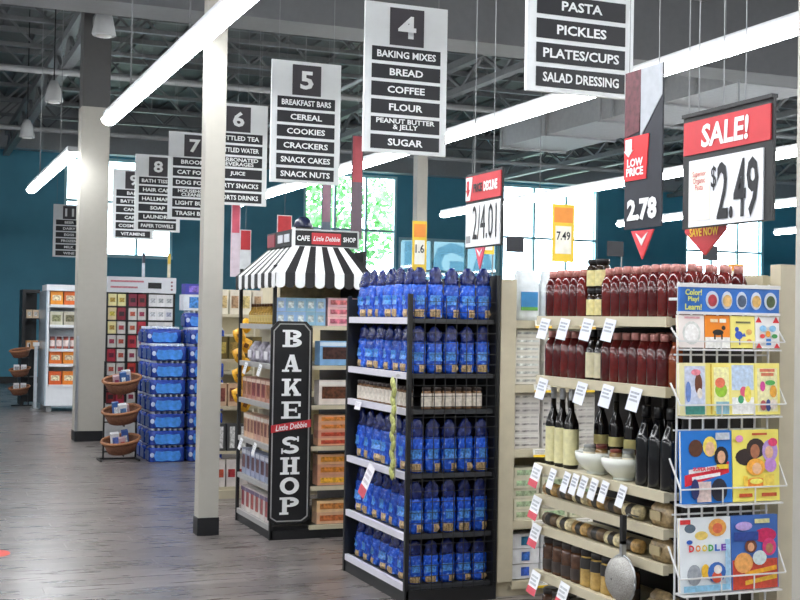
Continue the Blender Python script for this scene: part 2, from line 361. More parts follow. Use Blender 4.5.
part('red_point', MB().prism([(-.09, .13), (.09, .13), (0, 0)], 0, .008), M('#d5404a', .5), t); part('point_tick', MB().prism([(-.05, .12), (0, .09), (.05, .12), (0, .06)], -.003, 0), WHITE, t)
wires(t, (-.12, .12), .86, 4.79)
for lab, x, y, z, w, h, cols in (
    ('dark red hanging banner in front of the tall window', 4.68, 12.9, 2.5, .13, 1.14, ('#5e4e5a', '#9c3a44')),
    ('thin dark banner hanging at the edge of the tall window', 4.9, 14.6, 2.1, .12, 1.3, ('#4e5a6a', '#7a5a6a')),
    ('pale pink edged banner hanging just behind the slender column', 3.35, 13.0, 2.05, .1, .85, ('#c9bcc8', '#c7566a')),
    ('small red and white sign hanging near the striped awning', 3.95, 13.2, 2.15, .17, .6, ('#e6e3e4', '#c2353d')),
    ('small red topped sign hanging close to the slender column', 3.62, 13.6, 2.1, .13, .5, ('#dadfe4', '#c2353d'))):
    t = thing('hanging_banner', lab, 'banner', (x, y, z)); box('cloth', M(cols[0], .6), t, -w/2, w/2, 0, .008, 0, h)
    box('colour_patch', M(cols[1], .6), t, -w/2+.01, w/2-.01, -.004, 0, h*.55, h-.01); wires(t, (0,), h, 6.69-z)

# ------------------------------------------------------------------ shelving
def gondola(label, x0, x1, y0, y1, zs, top, cmat=BEIGE, back=None):
    """two-sided shelf run along x; camera side at y0"""
    t = thing('shelf_run', label, 'shelving', ((x0+x1)/2, (y0+y1)/2, 0)); w = (x1-x0)/2; d = (y1-y0)/2
    box('base', cmat, t, -w, w, -d+.03, d-.03, 0, .09)
    box('center_panel', back or CREAM, t, -w+.02, w, -.03, .03, .09, top-.02)
    box('end_upright', cmat, t, -w, -w+.1, -d, -d+.06, .09, top); box('end_upright', cmat, t, -w, -w+.1, d-.06, d, .09, top)
    for z in zs:
        for sg in (-1, 1):
            ya, yb = (-d+.02, -.031) if sg < 0 else (.031, d-.02)
            s = box('shelf', cmat, t, -w+.101, w, ya, yb, z-.03, z)
            yr = (-d, -d+.019) if sg < 0 else (d-.019, d)
            box('price_rail', BRAIL, s, -w+.101, w, yr[0], yr[1], z-.045, z)
    return t
def endcap(label, x0, x1, y0, y1, zs, top, frame, shelf, rail, solid_side=False, posts=True):
    """single sided display facing -x"""
    t = thing('endcap_display', label, 'display shelf', (x0, (y0+y1)/2, 0)); w = x1-x0; d = (y1-y0)/2
    box('base', frame, t, .01, w, -d, d, 0, zs[0]-.025)
    box('back_panel', frame, t, w-.025, w, -d, d, zs[0]-.025, top)
    if posts:
        for px, py in ((0, -d), (0, d-.025)): box('post', frame, t, px, px+.025, py, py+.025, 0, top-.12)
    for z in zs:
        s = box('shelf', shelf, t, .03, w-.026, -d+.026, d-.026, z-.025, z)
        box('price_rail', rail, s, .005, .03, -d+.026, d-.026, z-.032, z+.006)
    return t
def tagcard(loc, rz, w, h, cols, label, group, tilt=0, name='price_tag'):
    t = thing(name, label, 'price tag', loc, rz, group); t.rotation_euler = (R(-14), tilt, rz)
    box('card', M(cols[0], .5, var=.02), t, -w/2, w/2, 0, .002, -h, 0)
    for q, ww in ((.18, .36), (.34, .3), (.5, .36)): box('printed_line', M(cols[1], .5, var=.2, scale=60), t, -w*.38, -w*.38+w*2*ww, -.0012, 0, -h*(q+.09), -h*q)
    if len(cols) > 2: box('colour_band', M(cols[2], .5), t, -w/2, w/2, -.0012, 0, -h, -h*.7)
    return t

# ------------------------------------------------------------------ product kits (origin at the bottom centre, front towards -y)
def srings(levels, n=14, p=2.6, jit=0, seed=0):
    rg = random.Random(seed); out = []
    for z, a, b in levels:
        r = []
        for j in range(n):
            th = 2*math.pi*j/n-math.pi/2; c = math.cos(th); s = math.sin(th)
            k = 1+rg.uniform(-jit, jit)
            r.append((a*k*math.copysign(abs(c)**(2/p), c), b*k*math.copysign(abs(s)**(2/p), s), z))
        out.append(r)
    return out
def bag_kit(body, top, lab, food, w=.12, d=.075, h=.3, seed=1):
    a, b = w/2, d/2
    lv = [(0, a*.75, b*.75), (h*.03, a*.95, b*.95), (h*.1, a*1.05, b*1.1), (h*.18, a*.98, b), (h*.27, a*1.08, b*1.12), (h*.36, a*1.0, b*.98), (h*.45, a*1.07, b*1.05), (h*.53, a*.98, b*.92), (h*.6, a*1.04, b*.95), (h*.66, a*.95, b*.8)]
    rs = srings(lv, 14, 2.4, .09, seed)
    pouch = MB().rings(rs).mesh('pouch', body)
    lt = [(h*.66, a*.95, b*.8), (h*.72, a*.98, b*.78), (h*.78, a*.9, b*.66), (h*.84, a*.96, b*.6), (h*.9, a*.8, b*.5), (h*.95, a*.55, b*.38), (h*1.0, a*.3, b*.12)]
    topm = MB().rings(srings(lt, 14, 2.2, .24, seed+5)).mesh('gathered_top', top)
    def patch(i0, i1, j0, j1, k=1.04):
        mb = MB()
        for i in range(i0, i1):
            for j in range(j0, j1):
                q = [rs[i][j % 14], rs[i][(j+1) % 14], rs[i+1][(j+1) % 14], rs[i+1][j % 14]]
                mb.add([(x*k, y*k-.001, z) for x, y, z in q], [(0, 1, 2, 3)])
        return mb
    return [('pouch', pouch, None), ('gathered_top', topm, None), ('label', patch(4, 6, -2 if seed != 2 else -1, 1 if seed != 3 else 2, 1.03).mesh('label', lab), 0), ('food_picture', patch(1, 3, 0 if seed % 2 else -2, 2 if seed % 2 else 1, 1.03).mesh('food_picture', food), 0)]
BLUE = M('#1f4fc0', .2, var=.55, scale=45, bump=1.0, rnd=.2); NAVY = M('#172463', .18, var=.6, scale=50, bump=1.0, rnd=.25)
def glint_foil(nm, stops, scale):
    mt = M(nm, .18, var=.3, scale=scale, bump=1.0, rnd=.2); cr = [n for n in mt.node_tree.nodes if n.type == 'VALTORGB'][0].color_ramp
    while len(cr.elements) > 1: cr.elements.remove(cr.elements[-1])
    cr.elements[0].position = stops[0][0]; cr.elements[0].color = lin(stops[0][1])+[1]
    for p, c in stops[1:]: e = cr.elements.new(p); e.color = lin(c)+[1]
    return mt
BLUE = glint_foil('#1f4fc1', ((.3, '#0f2a86'), (.48, '#1f52c8'), (.6, '#2a66d8'), (.72, '#8fb4ee')), 34); NAVY = glint_foil('#172464', ((.3, '#0a1240'), (.55, '#1a2a70'), (.68, '#3a56a8'), (.76, '#a8bce8')), 34)  # palest stops paint the wrinkle highlights into the bag colour
K_BAG = [bag_kit(BLUE, NAVY, M('#3f7fd0', .3, var=.75, scale=70), M('#a89068', .4, var=.75, scale=70), seed=s) for s in (1, 2, 3, 4, 5)]
def carton_kit(w, d, h, c, front, fw_=.8, fh=.6, top=None):
    k = [('carton', MB().box(-w/2, w/2, -d/2, d/2, 0, h).mesh('carton', M(c, .45, var=.12, rnd=.12, hue=.02)), None),
         ('front_print', MB().box(-w*fw_/2, w*fw_/2, -d/2-.0015, -d/2, h*(1-fh)/2, h*(1+fh)/2).mesh('front_print', M(front, .45, var=.6, scale=35, rnd=.25, hue=.03)), 0)]
    if top: k.append(('top_band', MB().box(-w/2, w/2, -d/2-.002, -d/2, h*.8, h*.95).mesh('top_band', M(top, .45, var=.1)), 0))
    return k
def jar_kit(r, h, body, lid, label, lh=(.2, .7), neck=.85):
    g = MB().lathe([(r*.9, 0), (r, h*.05), (r, h*.72), (r*neck, h*.84)], 14)
    return [('jar', g.mesh('jar', M(body, .15, var=.25, scale=50)), None), ('lid', MB().lathe([(r*.9, h*.84), (r*.92, h*.98), (r*.85, h)], 14).mesh('lid', M(lid, .4)), None),
            ('label', MB().lathe([(r*1.02, h*lh[0]), (r*1.02, h*lh[1])], 14, caps=False).mesh('label', M(label, .5, var=.2, scale=40)), 0)]
def bottle_kit(r, h, glass, cap, label=None, lz=(.15, .5), sh=.6, nk=.32, gvar=.2):
    g = MB().lathe([(r*.9, 0), (r, h*.03), (r, h*(sh-.08)), (r*.85, h*(sh-.02)), (r*nk*1.2, h*(sh+.1)), (r*nk, h*.86)], 14)
    k = [('glass', g.mesh('glass', M(glass, .12, var=gvar, scale=30, rnd=.08)), None),
         ('cap', MB().lathe([(r*nk*1.15, h*.86), (r*nk*1.15, h*.99), (r*nk, h)], 10).mesh('cap', M(cap, .4, var=.1)), None)]
    if label: k.append(('label', MB().lathe([(r*1.02, h*lz[0]), (r*1.02, h*lz[1])], 14, caps=False).mesh('label', M(label, .5, var=.1, scale=40)), 0))
    return k

# ------------------------------------------------------------------ blue bag endcap
BZ = [.105, .39, .735, 1.10, 1.305, 1.62]
eb = endcap('black wire-sided endcap display filled with blue bags', 2.70, 3.275, 6.54, 7.59, BZ, 1.88, BLACK, M('#3a3c40', .5), RAIL)
box('side_panel', BLACK, eb, .03, .55, .515, .525, .1, 1.74)
g = MB()
for i in range(9): g.bar((.03+i*.066, -.53, .08), (.03+i*.066, -.53, 1.74), .004)
for i in range(28): g.bar((.02, -.534, .1+i*.06), (.565, -.534, .1+i*.06), .0035)
stuff(part('wire_grid', g, BLACK, eb))
bl_ = 'glossy blue snack bag on '
for zi, nm in ((0, 'the lowest shelf'), (1, 'the second lowest shelf'), (2, 'the shelf under the jars'), (4, 'the shelf above the jars'), (5, 'the top shelf')):
    z = BZ[zi]; hk = (BZ[zi+1]-z-.035)/.3 if zi < 5 else 1.02; hk = min(hk, 1.05)
    for i in range(6):
        spawn('snack_bag', K_BAG[(i+zi*2) % 5], (2.79, 6.755+i*.147, z), W90+random.uniform(-.15, .15), bl_+nm+' of the wire-sided endcap', 'snack bag', 'blue bags on '+nm, sc=(1.02, 1, hk*random.uniform(.96, 1)))
    for i in range(5):
        spawn('snack_bag', K_BAG[(i*2+zi+1) % 5], (2.787+i*.102, 6.61, z), random.uniform(-.1, .1), bl_+nm+' of the wire-sided endcap', 'snack bag', 'blue bags on '+nm, sc=(.74, .82, hk*random.uniform(.95, 1)))
kj = jar_kit(.03, .125, '#8a6a50', '#3a2f2c', '#d9d0c4', (.1, .72))
for i in range(12): spawn('spread_jar', kj, (2.768, 6.70+i*.07, 1.10), 0, 'small brown jar with pale label in the row between blue bags', 'jar', 'jars between the blue bags')
for i in range(6): spawn('spread_jar', kj, (2.845+i*.064, 6.61, 1.10), 0, 'small brown jar with pale label in the row between blue bags', 'jar', 'jars between the blue bags')
tagcard((2.66, 6.98, .74), W90, .1, .2, ('#eceaf0', '#c9c2cc', '#c84a5a'), 'white price card hanging tilted from the blue bag endcap', None, R(18))
tagcard((2.685, 7.3, 1.10), W90, .1, .05, ('#eceaf0', '#cfcad6'), 'small white price card below the brown jars', None)
t = thing('clip_strip', 'thin clip strip with yellow green packets beside the black post', 'clip strip', (2.676, 6.66, .7), W90)
box('strip', WIRE, t, -.008, .008, 0, .003, 0, .6)
box('strip_hook', WIRE, t, -.004, .004, 0, .022, .585, .6)
kg = [('packet', MB().rings(srings([(0, .02, .002), (.02, .028, .01), (.06, .026, .01), (.08, .018, .002)], 8, 2, .1, 3)).mesh('packet', M('#aeb26a', .35, var=.45, scale=60, rnd=.2)), None)]
for i in range(11): spawn('packet', kg, (2.66, 6.645+.03*(i % 2), .70+i*.051), 0, 'yellow green packet clipped to the strip by the black post', 'packet', 'packets on the clip strip', tilt=(0, R(35 if i % 2 else -35), W90))

# ------------------------------------------------------------------ shelf run behind the blue endcap
sr = gondola('beige shelf run with white packets right behind the blue bag endcap', 3.29, 9.0, 6.56, 7.58, [.09, .44, .86, 1.24, 1.62], 1.86)
ty = 6.55
for i, z in enumerate((1.62, 1.24, .86, .44, .09)):
    for k in range(3):
        tagcard((3.56+k*.3, 6.545, z+.005), 0, .11, .05, ('#f1efe8', '#b9b4a8', '#e8c21f' if i else '#e8b63a'), 'white and yellow shelf tag under the pale packets', 'yellow shelf tags on the beige run')
kb = [('bag', MB().rings(srings([(0, .08, .04), (.03, .085, .05), (.2, .085, .045), (.3, .07, .01)], 12, 3, .04, 2)).mesh('bag', M('#dfe6ea', .3, var=.12, scale=20)), None),
      ('label', MB().box(-.055, .055, -.056, -.05, .08, .17).mesh('label', M('#2f86c4', .4, var=.2)), 0), ('leaf_band', MB().box(-.055, .055, -.057, -.051, .06, .08).mesh('leaf_band', M('#5fa84c', .4)), 0)]
for i in range(8): spawn('plastic_cup_bag', kb, (3.50+i*.175, 6.66, 1.62), 0, 'clear white bag with blue label atop the beige shelf run', 'bag', 'white bags on the beige run')
kp = carton_kit(.16, .1, .045, '#dcd9d0', '#c5c8c4', .9, .3)
kq = carton_kit(.17, .1, .04, '#d3d0cc', '#b7b4b2', .9, .3)
kr = carton_kit(.17, .12, .06, '#dcd8c2', '#a7b894', .8, .5)
kw = carton_kit(.18, .12, .085, '#e6e7ea', '#3a78b8', .3, .6)
for (z, kit, n, dz, lab, gp) in ((1.24, kp, 7, .047, 'flat white napkin packet stacked under the clear bags', 'napkin packets'), (.86, kq, 8, .041, 'flat grey white packet in the tall middle stack', 'grey packets'),
                                 (.44, kr, 5, .062, 'cream and green packet stacked on the beige run', 'cream packets'), (.09, kw, 3, .09, 'white pack with blue label on the bottom beige shelf', 'white packs')):
    for c in range(4):
        for k in range(n): spawn('paper_packet', kit, (3.50+c*.19, 6.66+random.uniform(0, .012), z+k*dz), random.uniform(-.03, .03), lab, 'packet', gp+' on the beige run')

# ------------------------------------------------------------------ bake shop endcap
KZ = [.095, .38, .672, .975, 1.267, 1.56]
kx0, ky0 = 2.55, 8.76
ek = endcap('black bake shop endcap display with a striped awning', kx0, 3.26, ky0, 9.74, KZ, 2.12, BLACK, BLACK, M('#aaa9a8', .45, var=.05))
for z in KZ: box('side_rail', BRAIL, ek, .30, .68, -.497, -.47, z-.03, z)
box('inner_backdrop', M('#cbb98a', .6, var=.15, scale=30), ek, .20, .684, .0, .03, 1.565, 2.1)
# upright BAKE SHOP board, clipped corners, slab letters
bd = part('name_board', MB().prism([(-.02, .15), (.03, .12), (.245, .12), (.295, .15), (.295, 1.54), (.245, 1.59), (.03, 1.59), (-.02, 1.54)], -.515, -.498), BLACK, ek)
def outline(poly, w, y): 
    mb = MB(); n = len(poly)
    for i in range(n): a, b = poly[i], poly[(i+1) % n]; mb.bar((a[0], y, a[1]), (b[0], y, b[1]), w)
    return mb
part('border', outline([(0, .17), (.045, .14), (.23, .14), (.275, .17), (.275, 1.52), (.23, 1.57), (.045, 1.57), (0, 1.52)], .008, -.517), M('#9a9a9a', .4), bd)
def slab(ch, cx, cz, w, h):
    mb = MB(); kk_ = [0]; y1 = -.516; x0, x1 = cx-w/2, cx+w/2; z0, z1 = cz-h/2, cz+h/2; s = w*.24; f = h*.13
    def Y(): kk_[0] += 1; return -.520-.0004*kk_[0]
    def B(a, b, c, d): mb.box(a, b, Y(), y1, c, d)
    def arc(ax, az, rx, rz, t0, t1, th, n=12):
        ya = Y()
        for i in range(n):
            u, v = t0+(t1-t0)*i/n, t0+(t1-t0)*(i+1)/n
            q = [(ax+k*math.cos(g), az+m*math.sin(g)) for g, k, m in ((u, rx, rz), (v, rx, rz), (v, rx-th, rz-th*.75), (u, rx-th, rz-th*.75))]
            mb.prism(q, ya, y1)
    st = x0+w*.14
    if ch in 'BKEHP': B(st, st+s, z0, z1); B(x0, st+s+w*.08, z0, z0+f); B(x0, st+s+w*.08, z1-f, z1)
    if ch == 'B': arc(cx+w*.05, cz+h*.24, w*.42, h*.26, -math.pi/2, math.pi/2, s); arc(cx+w*.05, cz-h*.24, w*.45, h*.26, -math.pi/2, math.pi/2, s); B(st, cx+w*.06, z0, z0+f); B(st, cx+w*.06, z1-f, z1); B(st, cx+w*.06, cz-f/2, cz+f/2)
    if ch == 'P': arc(cx+w*.05, cz+h*.22, w*.45, h*.28, -math.pi/2, math.pi/2, s); B(st, cx+w*.06, z1-f, z1); B(st, cx+w*.06, cz-h*.06, cz+h*.06)
    if ch == 'E': B(st, x1, z0, z0+f); B(st, x1, z1-f, z1); B(st, x1-w*.2, cz-f/2, cz+f/2); B(x1-f, x1, z0, z0+h*.3); B(x1-f, x1, z1-h*.3, z1); B(x1-w*.28, x1-w*.2, cz-h*.14, cz+h*.14)
    if ch == 'H': B(x1-w*.14-s, x1-w*.14, z0, z1); B(x1-w*.22-s, x1, z0, z0+f); B(x1-w*.22-s, x1, z1-f, z1); B(st, x1-w*.2, cz-f/2, cz+f/2)
    if ch == 'K':
        mb.prism([(st+s, cz-h*.05), (x1-w*.22, z1), (x1-w*.02, z1), (st+s, cz-h*.22)], Y(), y1); mb.prism([(cx-w*.05, cz+h*.04), (cx+w*.14, cz+h*.16), (x1, z0), (x1-w*.26, z0)], Y(), y1); B(x1-w*.38, x1, z1-f, z1); B(x1-w*.38, x1, z0, z0+f)
    if ch == 'A':
        mb.prism([(x0+w*.1, z0), (x0+w*.22, z0), (cx+w*.02, z1), (cx-w*.1, z1)], Y(), y1); mb.prism([(x1-w*.12, z0), (x1-w*.38, z0), (cx-w*.12, z1), (cx+w*.12, z1)], Y(), y1); B(x0+w*.25, x1-w*.25, cz-h*.22, cz-h*.1); B(x0, x0+w*.36, z0, z0+f); B(x1-w*.48, x1, z0, z0+f)
    if ch == 'O': arc(cx, cz, w*.5, h*.5, 0, 2*math.pi, s, 20)
    if ch == 'S': arc(cx, cz+h*.23, w*.42, h*.27, R(20), R(270), s*.9); arc(cx, cz-h*.23, w*.45, h*.27, R(90), R(-160), s*.9); B(x1-w*.14, x1-w*.06, cz+h*.2, z1); B(x0+w*.04, x0+w*.12, z0, cz-h*.18)
    return mb
for ch, z in (('B', 1.465), ('A', 1.285), ('K', 1.11), ('E', .945), ('S', .69), ('H', .54), ('O', .395), ('P', .25)):
    part('letter', slab(ch, .1375, z, .145, .125), M('#eef0f2', .4, var=.01), bd)
rr = part('red_ribbon', MB().prism([(-.01, .78), (.29, .82), (.29, .875), (-.01, .835)], -.524, -.516), RED, bd)
rtx = text('Little Debbie', rr, .14, -.526, .827, .24, .05, WHITE, bold=.015, shear=.3); rtx.rotation_euler = (0, R(-7), 0)
# awning
AW = M('#eef0f2', .6, var=.03); AB = M('#1b1b1e', .6, var=.1)
ax0, ay0, ax1, ay1 = -.03, -.62, .72, .50      # outer rectangle in local coordinates of the endcap
tx0, ty0, tx1, ty1 = .2, -.33, .62, .36
zb, zv, zt = 1.83, 1.94, 2.16
def stripes(n, outer0, outer1, top0, top1, side):
    for i in range(n):
        a, b = i/n, (i+1)/n
        o0 = outer0+(outer1-outer0)*a; o1 = outer0+(outer1-outer0)*b; p0 = top0+(top1-top0)*a; p1 = top0+(top1-top0)*b
        mb = MB(); k = 6
        def pt(u, off, z): return (u, off, z) if side == 'y' else (off, u, z)
        oy, ty_ = (ay0, ty0) if side == 'y' else (ax0, tx0)
        mb.add([pt(o0, oy, zv), pt(o1, oy, zv), pt(p1, ty_, zt), pt(p0, ty_, zt), pt(o0, oy, zv-.012), pt(o1, oy, zv-.012), pt(p1, ty_+.005, zt-.012), pt(p0, ty_+.005, zt-.012)], [(0, 1, 2, 3), (7, 6, 5, 4), (0, 3, 7, 4), (1, 5, 6, 2)])
        poly = [(o0, zv), (o0, zb+.03)]+[(o0+(o1-o0)*(.5-.5*math.cos(math.pi*j/k)), zb+.03-.03*math.sin(math.pi*j/k)) for j in range(1, k)]+[(o1, zb+.03), (o1, zv)]
        vv = [pt(u, oy, z) for u, z in poly]+[pt(u, oy+.006, z) for u, z in poly]; nn = len(poly)
        mb.add(vv, [list(range(nn)), list(range(2*nn-1, nn-1, -1))]+[(q, (q+1) % nn, nn+(q+1) % nn, nn+q) for q in range(nn)])
        part('awning_stripe', mb, (AW, AB)[i % 2], ek)
stripes(10, ax0, ax1, tx0, tx1, 'y'); stripes(12, ay0, ay1, ty0, ty1, 'x')
box('awning_frame', BLACK, ek, tx0+.03, tx1-.02, ty0+.03, ty1-.02, 2.0, zt-.02)
hd = box('crown_board', BLACK, ek, .195, .70, -.335, -.315, 2.15, 2.275); hl = box('crown_board', BLACK, ek, .175, .195, -.335, .32, 2.15, 2.275)
part('crown_edge', outline([(.195, 2.15), (.70, 2.15), (.70, 2.275), (.195, 2.275)], .012, -.335), M('#b9bbbd', .4), hd)
rp = box('red_patch', RED, hd, .33, .56, -.342, -.336, 2.17, 2.255)
text('Little Debbie', rp, .445, -.345, 2.212, .21, .06, WHITE, bold=.015, shear=.3); text('CAFE', hd, .265, -.338, 2.212, .1, .055, WHITE, bold=.03); text('SHOP', hd, .63, -.338, 2.212, .1, .055, WHITE, bold=.03)
box('corner_post', M('#e2e4e6', .4), ek, .175, .2, -.345, -.336, 2.14, 2.29)
lp = box('red_patch', M('#8a3a44', .5), hl, .168, .175, .1, .3, 2.165, 2.26)
for k in range(2): box('white_patch', M('#c9cdd2', .5), hl, .168, .175, -.28+.17*k, -.16+.17*k, 2.185, 2.245)
spawn('dome_cap', [('dome', MB().lathe([(.075, 0), (.075, .02), (.06, .06), (.03, .085), (.005, .09)], 14).mesh('dome', M('#161c3a', .3)), None), ('rim', MB().lathe([(.08, -.005), (.08, .006)], 14).mesh('rim', BLACK), None), ('stem', MB().bar((0, 0, -.155), (0, 0, -.005), .03).mesh('stem', BLACK), None)],
      (kx0+.32, 9.1, 2.297), 0, 'navy domed cap on top of the striped awning', 'dome')
# goods on the bake shop endcap
xk = 2.63
def row(kit, name, n, y_0, dy, z, label, cat, group, x=xk, rz=W90, jit=.02, sc=1):
    for i in range(n): spawn(name, kit, (x, y_0+i*dy, z), rz+random.uniform(-jit, jit), label, cat, group, sc)
kk = bottle_kit(.03, .16, '#c9a04a', '#5a3a20', '#e3c878', (.1, .45))
row(kk, 'syrup_bottle', 9, 9.02, .075, 1.56, 'small golden bottle on the top shelf under the striped awning', 'bottle', 'golden bottles under the awning')
row(kk, 'syrup_bottle', 8, 9.05, .075, 1.56, 'small golden bottle on the top shelf under the striped awning', 'bottle', 'golden bottles under the awning', x=2.72)
kc = carton_kit(.075, .07, .1, '#9cc4e4', '#c9e0f0', .6, .5)
for k in range(5):
    for l in range(2): spawn('cake_box', kc, (2.625+k*.077, 8.86, 1.56+l*.102), 0, 'light blue cake box stacked above the tall name board', 'cake box', 'light blue boxes above the name board')
kc2 = carton_kit(.245, .1, .068, '#e8b9c0', '#d9707c', .85, .5)
for l in range(3): spawn('cake_box', kc2, (3.107, 8.86, 1.56+l*.07), 0, 'flat pink cake box stacked under the striped awning', 'cake box', 'pink boxes under the awning')
def wide(z, h, c, f, lab, n=1, gp=None, top=None, w=.3):
    k = carton_kit(w, .12, h, c, f, .85, .5, top)
    for i in range(n): spawn('cake_box', k, (3.07, 8.85, z+i*(h+.002)), 0, lab, 'cake box', gp)
wide(1.267, .18, '#7fb0d8', '#4a3228', 'pale blue cake box with brown cakes beside the name board', top='#d8e6f2')
wide(.975, .18, '#e6dcd4', '#5a2e26', 'white cake box with dark brown cakes beside the name board', top='#f0ece6')
wide(.672, .055, '#e3a98c', '#d9713c', 'orange pink snack box in the upper orange pile', 4, 'upper orange snack boxes')
wide(.38, .075, '#e6b48c', '#e08a34', 'orange snack box in the middle orange pile', 3, 'middle orange snack boxes')
wide(.095, .085, '#e9c09a', '#dd8f45', 'orange snack box in the lowest orange pile', 2, 'lowest orange snack boxes')
kt = [('bag', MB().rings(srings([(0, .1, .06), (.04, .12, .075), (.11, .11, .07), (.16, .07, .02)], 12, 2.4, .1, 4)).mesh('bag', M('#b9b4c2', .35, var=.5, scale=25)), None), ('label', MB().box(-.05, .05, -.08, -.072, .03, .09).mesh('label', M('#e7e5ea', .4)), 0)]
row(kt, 'pastry_bag', 3, 9.1, .23, 1.267, 'crumpled grey and white pastry bag beside the name board', 'bag', 'pastry bags', x=2.66, sc=(.85, .85, 1))
kd = carton_kit(.12, .09, .17, '#b98a78', '#8a4a3c', .7, .6, '#e2c9b8')
row(kd, 'snack_carton', 6, 8.98, .135, .975, 'brown snack carton on the fourth shelf beside the name board', 'carton', 'brown snack cartons')
ke = carton_kit(.085, .08, .19, '#caa38e', '#8a5c4a', .7, .5, '#e8ddd2')
row(ke, 'snack_carton', 8, 8.95, .097, .672, 'slim tan snack carton on the third shelf beside the name board', 'carton', 'slim tan cartons')
kf = carton_kit(.11, .08, .2, '#9fa8c0', '#6a4a50', .7, .5, '#dfe3ee')
row(kf, 'snack_carton', 6, 8.98, .135, .38, 'blue grey snack carton on the second shelf beside the name board', 'carton', 'blue grey cartons')
kh = carton_kit(.12, .08, .19, '#d8d0cc', '#a84a4a', .6, .6, '#7a6a8a')
row(kh, 'snack_carton', 6, 8.98, .135, .095, 'white and red snack carton on the bottom shelf beside the name board', 'carton', 'white and red cartons')
for y, z in ((9.0, 1.267), (9.4, 1.267), (9.1, .672), (9.5, .672)): tagcard((2.53, y, z), W90, .07, .09, ('#eceef0', '#c8ccd0'), 'small white price tag hanging on the bake endcap rail', 'white tags on the bake endcap', R(8))
gondola('beige shelf run behind the bake display', 3.28, 9.0, 8.78, 9.72, [.09, .5, .95, 1.4], 1.86)
# ------------------------------------------------------------------ sauce endcap
SZ = [.30, .52, .72, .85, .985, 1.37, 1.63]
sx0, sy0, sy1 = 2.62, 3.86, 4.91
es = endcap('beige endcap display with red sauce bottles and dark oil bottles', sx0, 3.06, sy0, sy1, SZ, 1.80, CREAM, CREAM, BRAIL, posts=False)
box('inner_backdrop', M('#2a2420', .6), es, .30, .414, -.49, .49, .12, 1.59)  # near-black sheet added for the shade deep inside the shelves
box('side_panel', M('#1d1a19', .6), es, .07, .29, -.522, -.512, .12, 1.58)  # dark sheet added to fill the gaps behind the book rack
KS = [bottle_kit(.0325, .205, c, '#c98c84', None, sh=.76, nk=.46) for c in ('#56191a', '#5e1c1a', '#4a1516')]
def sauce(x, y, z, lab, gp, k=0): spawn('sauce_bottle', KS[k % 3], (x, y, z), 0, lab, 'sauce bottle', gp, sc=(1, 1, random.uniform(.97, 1.0)))
top_l, top_g = 'dark red sauce bottle standing on the top shelf of the beige endcap', 'red sauce bottles on the top shelf'
mid_l, mid_g = 'dark red sauce bottle on the second shelf of the beige endcap', 'red sauce bottles on the second shelf'
ys = [3.91+i*.0665 for i in range(15)]
for i, y in enumerate(ys):
    if i in (8, 9): continue
    for j in range(2): sauce(2.682+j*.068, y, 1.63, top_l, top_g, i+j)
    if i > 0: sauce(2.682, y, 1.37, mid_l, mid_g, i+1)
    if i > 0: sauce(2.75, y, 1.37, mid_l, mid_g, i)
for i in range(3): sauce(2.83+i*.066, 3.91, 1.63, top_l, top_g, i)
for i in range(3): sauce(2.83+i*.066, 3.98, 1.63, top_l, top_g, i+1)
kv = jar_kit(.031, .12, '#2a1f16', '#17181b', '#d8cd92', (.08, .62), .7)
for y in (ys[8], ys[9]):
    for l in range(2): spawn('condiment_jar', kv, (2.69, y, 1.63+l*.1205), 0, 'black capped jar with yellow label stacked among the red bottles', 'jar', 'yellow labelled jars')
ko = bottle_kit(.031, .21, '#1c1714', '#101114', '#d6cfb0', (.06, .55), sh=.68, nk=.5)
for y in (ys[8], ys[9]): spawn('oil_bottle', ko, (2.69, y, 1.37), 0, 'dark bottle with cream label among second shelf sauces', 'bottle', 'cream labelled bottles on the second shelf')
spawn('sauce_bottle', bottle_kit(.0305, .2, '#7a3a1e', '#3a1a12', None, sh=.68, nk=.5), (2.69, 3.911, 1.37), 0, 'orange brown sauce bottle at the end of the second shelf', 'sauce bottle')
kol = bottle_kit(.033, .338, '#14110f', '#b9bcc0', '#d9d3a4', (.05, .5), sh=.62, nk=.34)
for i in range(3): spawn('oil_bottle', kol, (2.692, 4.84-i*.078, .985), 0, 'tall dark oil bottle with long cream label beside the bowls', 'bottle', 'tall oil bottles')
kob = bottle_kit(.032, .34, '#171214', '#22201f', '#c9bd80', (.3, .42), sh=.62, nk=.34)
for i in range(5): spawn('oil_bottle', kob, (2.85, 4.7-i*.12, .985), 0, 'dark bottle with small yellow label standing behind the bowls', 'bottle', 'dark bottles behind the bowls')
kbb = bottle_kit(.04, .31, '#0e0f12', '#0c0d0f', None, sh=.66, nk=.4, gvar=.1)
for i, (dx, dy) in enumerate(((0, 0), (.0, .083), (.0, .166), (.085, .0), (.085, .083))): spawn('vinegar_bottle', kbb, (2.69+dx, 3.94+dy, .985), 0, 'tall plain black bottle beside the book rack', 'bottle', 'plain black bottles')
BW = M('#dfe2da', .25, var=.03)
kbw = [('bowl', MB().lathe([(.035, 0), (.04, .012), (.065, .03), (.085, .06), (.09, .09), (.082, .088), (.06, .045), (.01, .025)], 20).mesh('bowl', BW), None), ('foot', MB().lathe([(.042, -.0), (.042, .008)], 16).mesh('foot', BW), None)]
km = jar_kit(.026, .07, '#8a6a40', '#7a3a30', '#c9c2b0', (.15, .6))
km2 = jar_kit(.026, .07, '#9a9a90', '#8a8c8e', '#d9d0b8', (.15, .6))
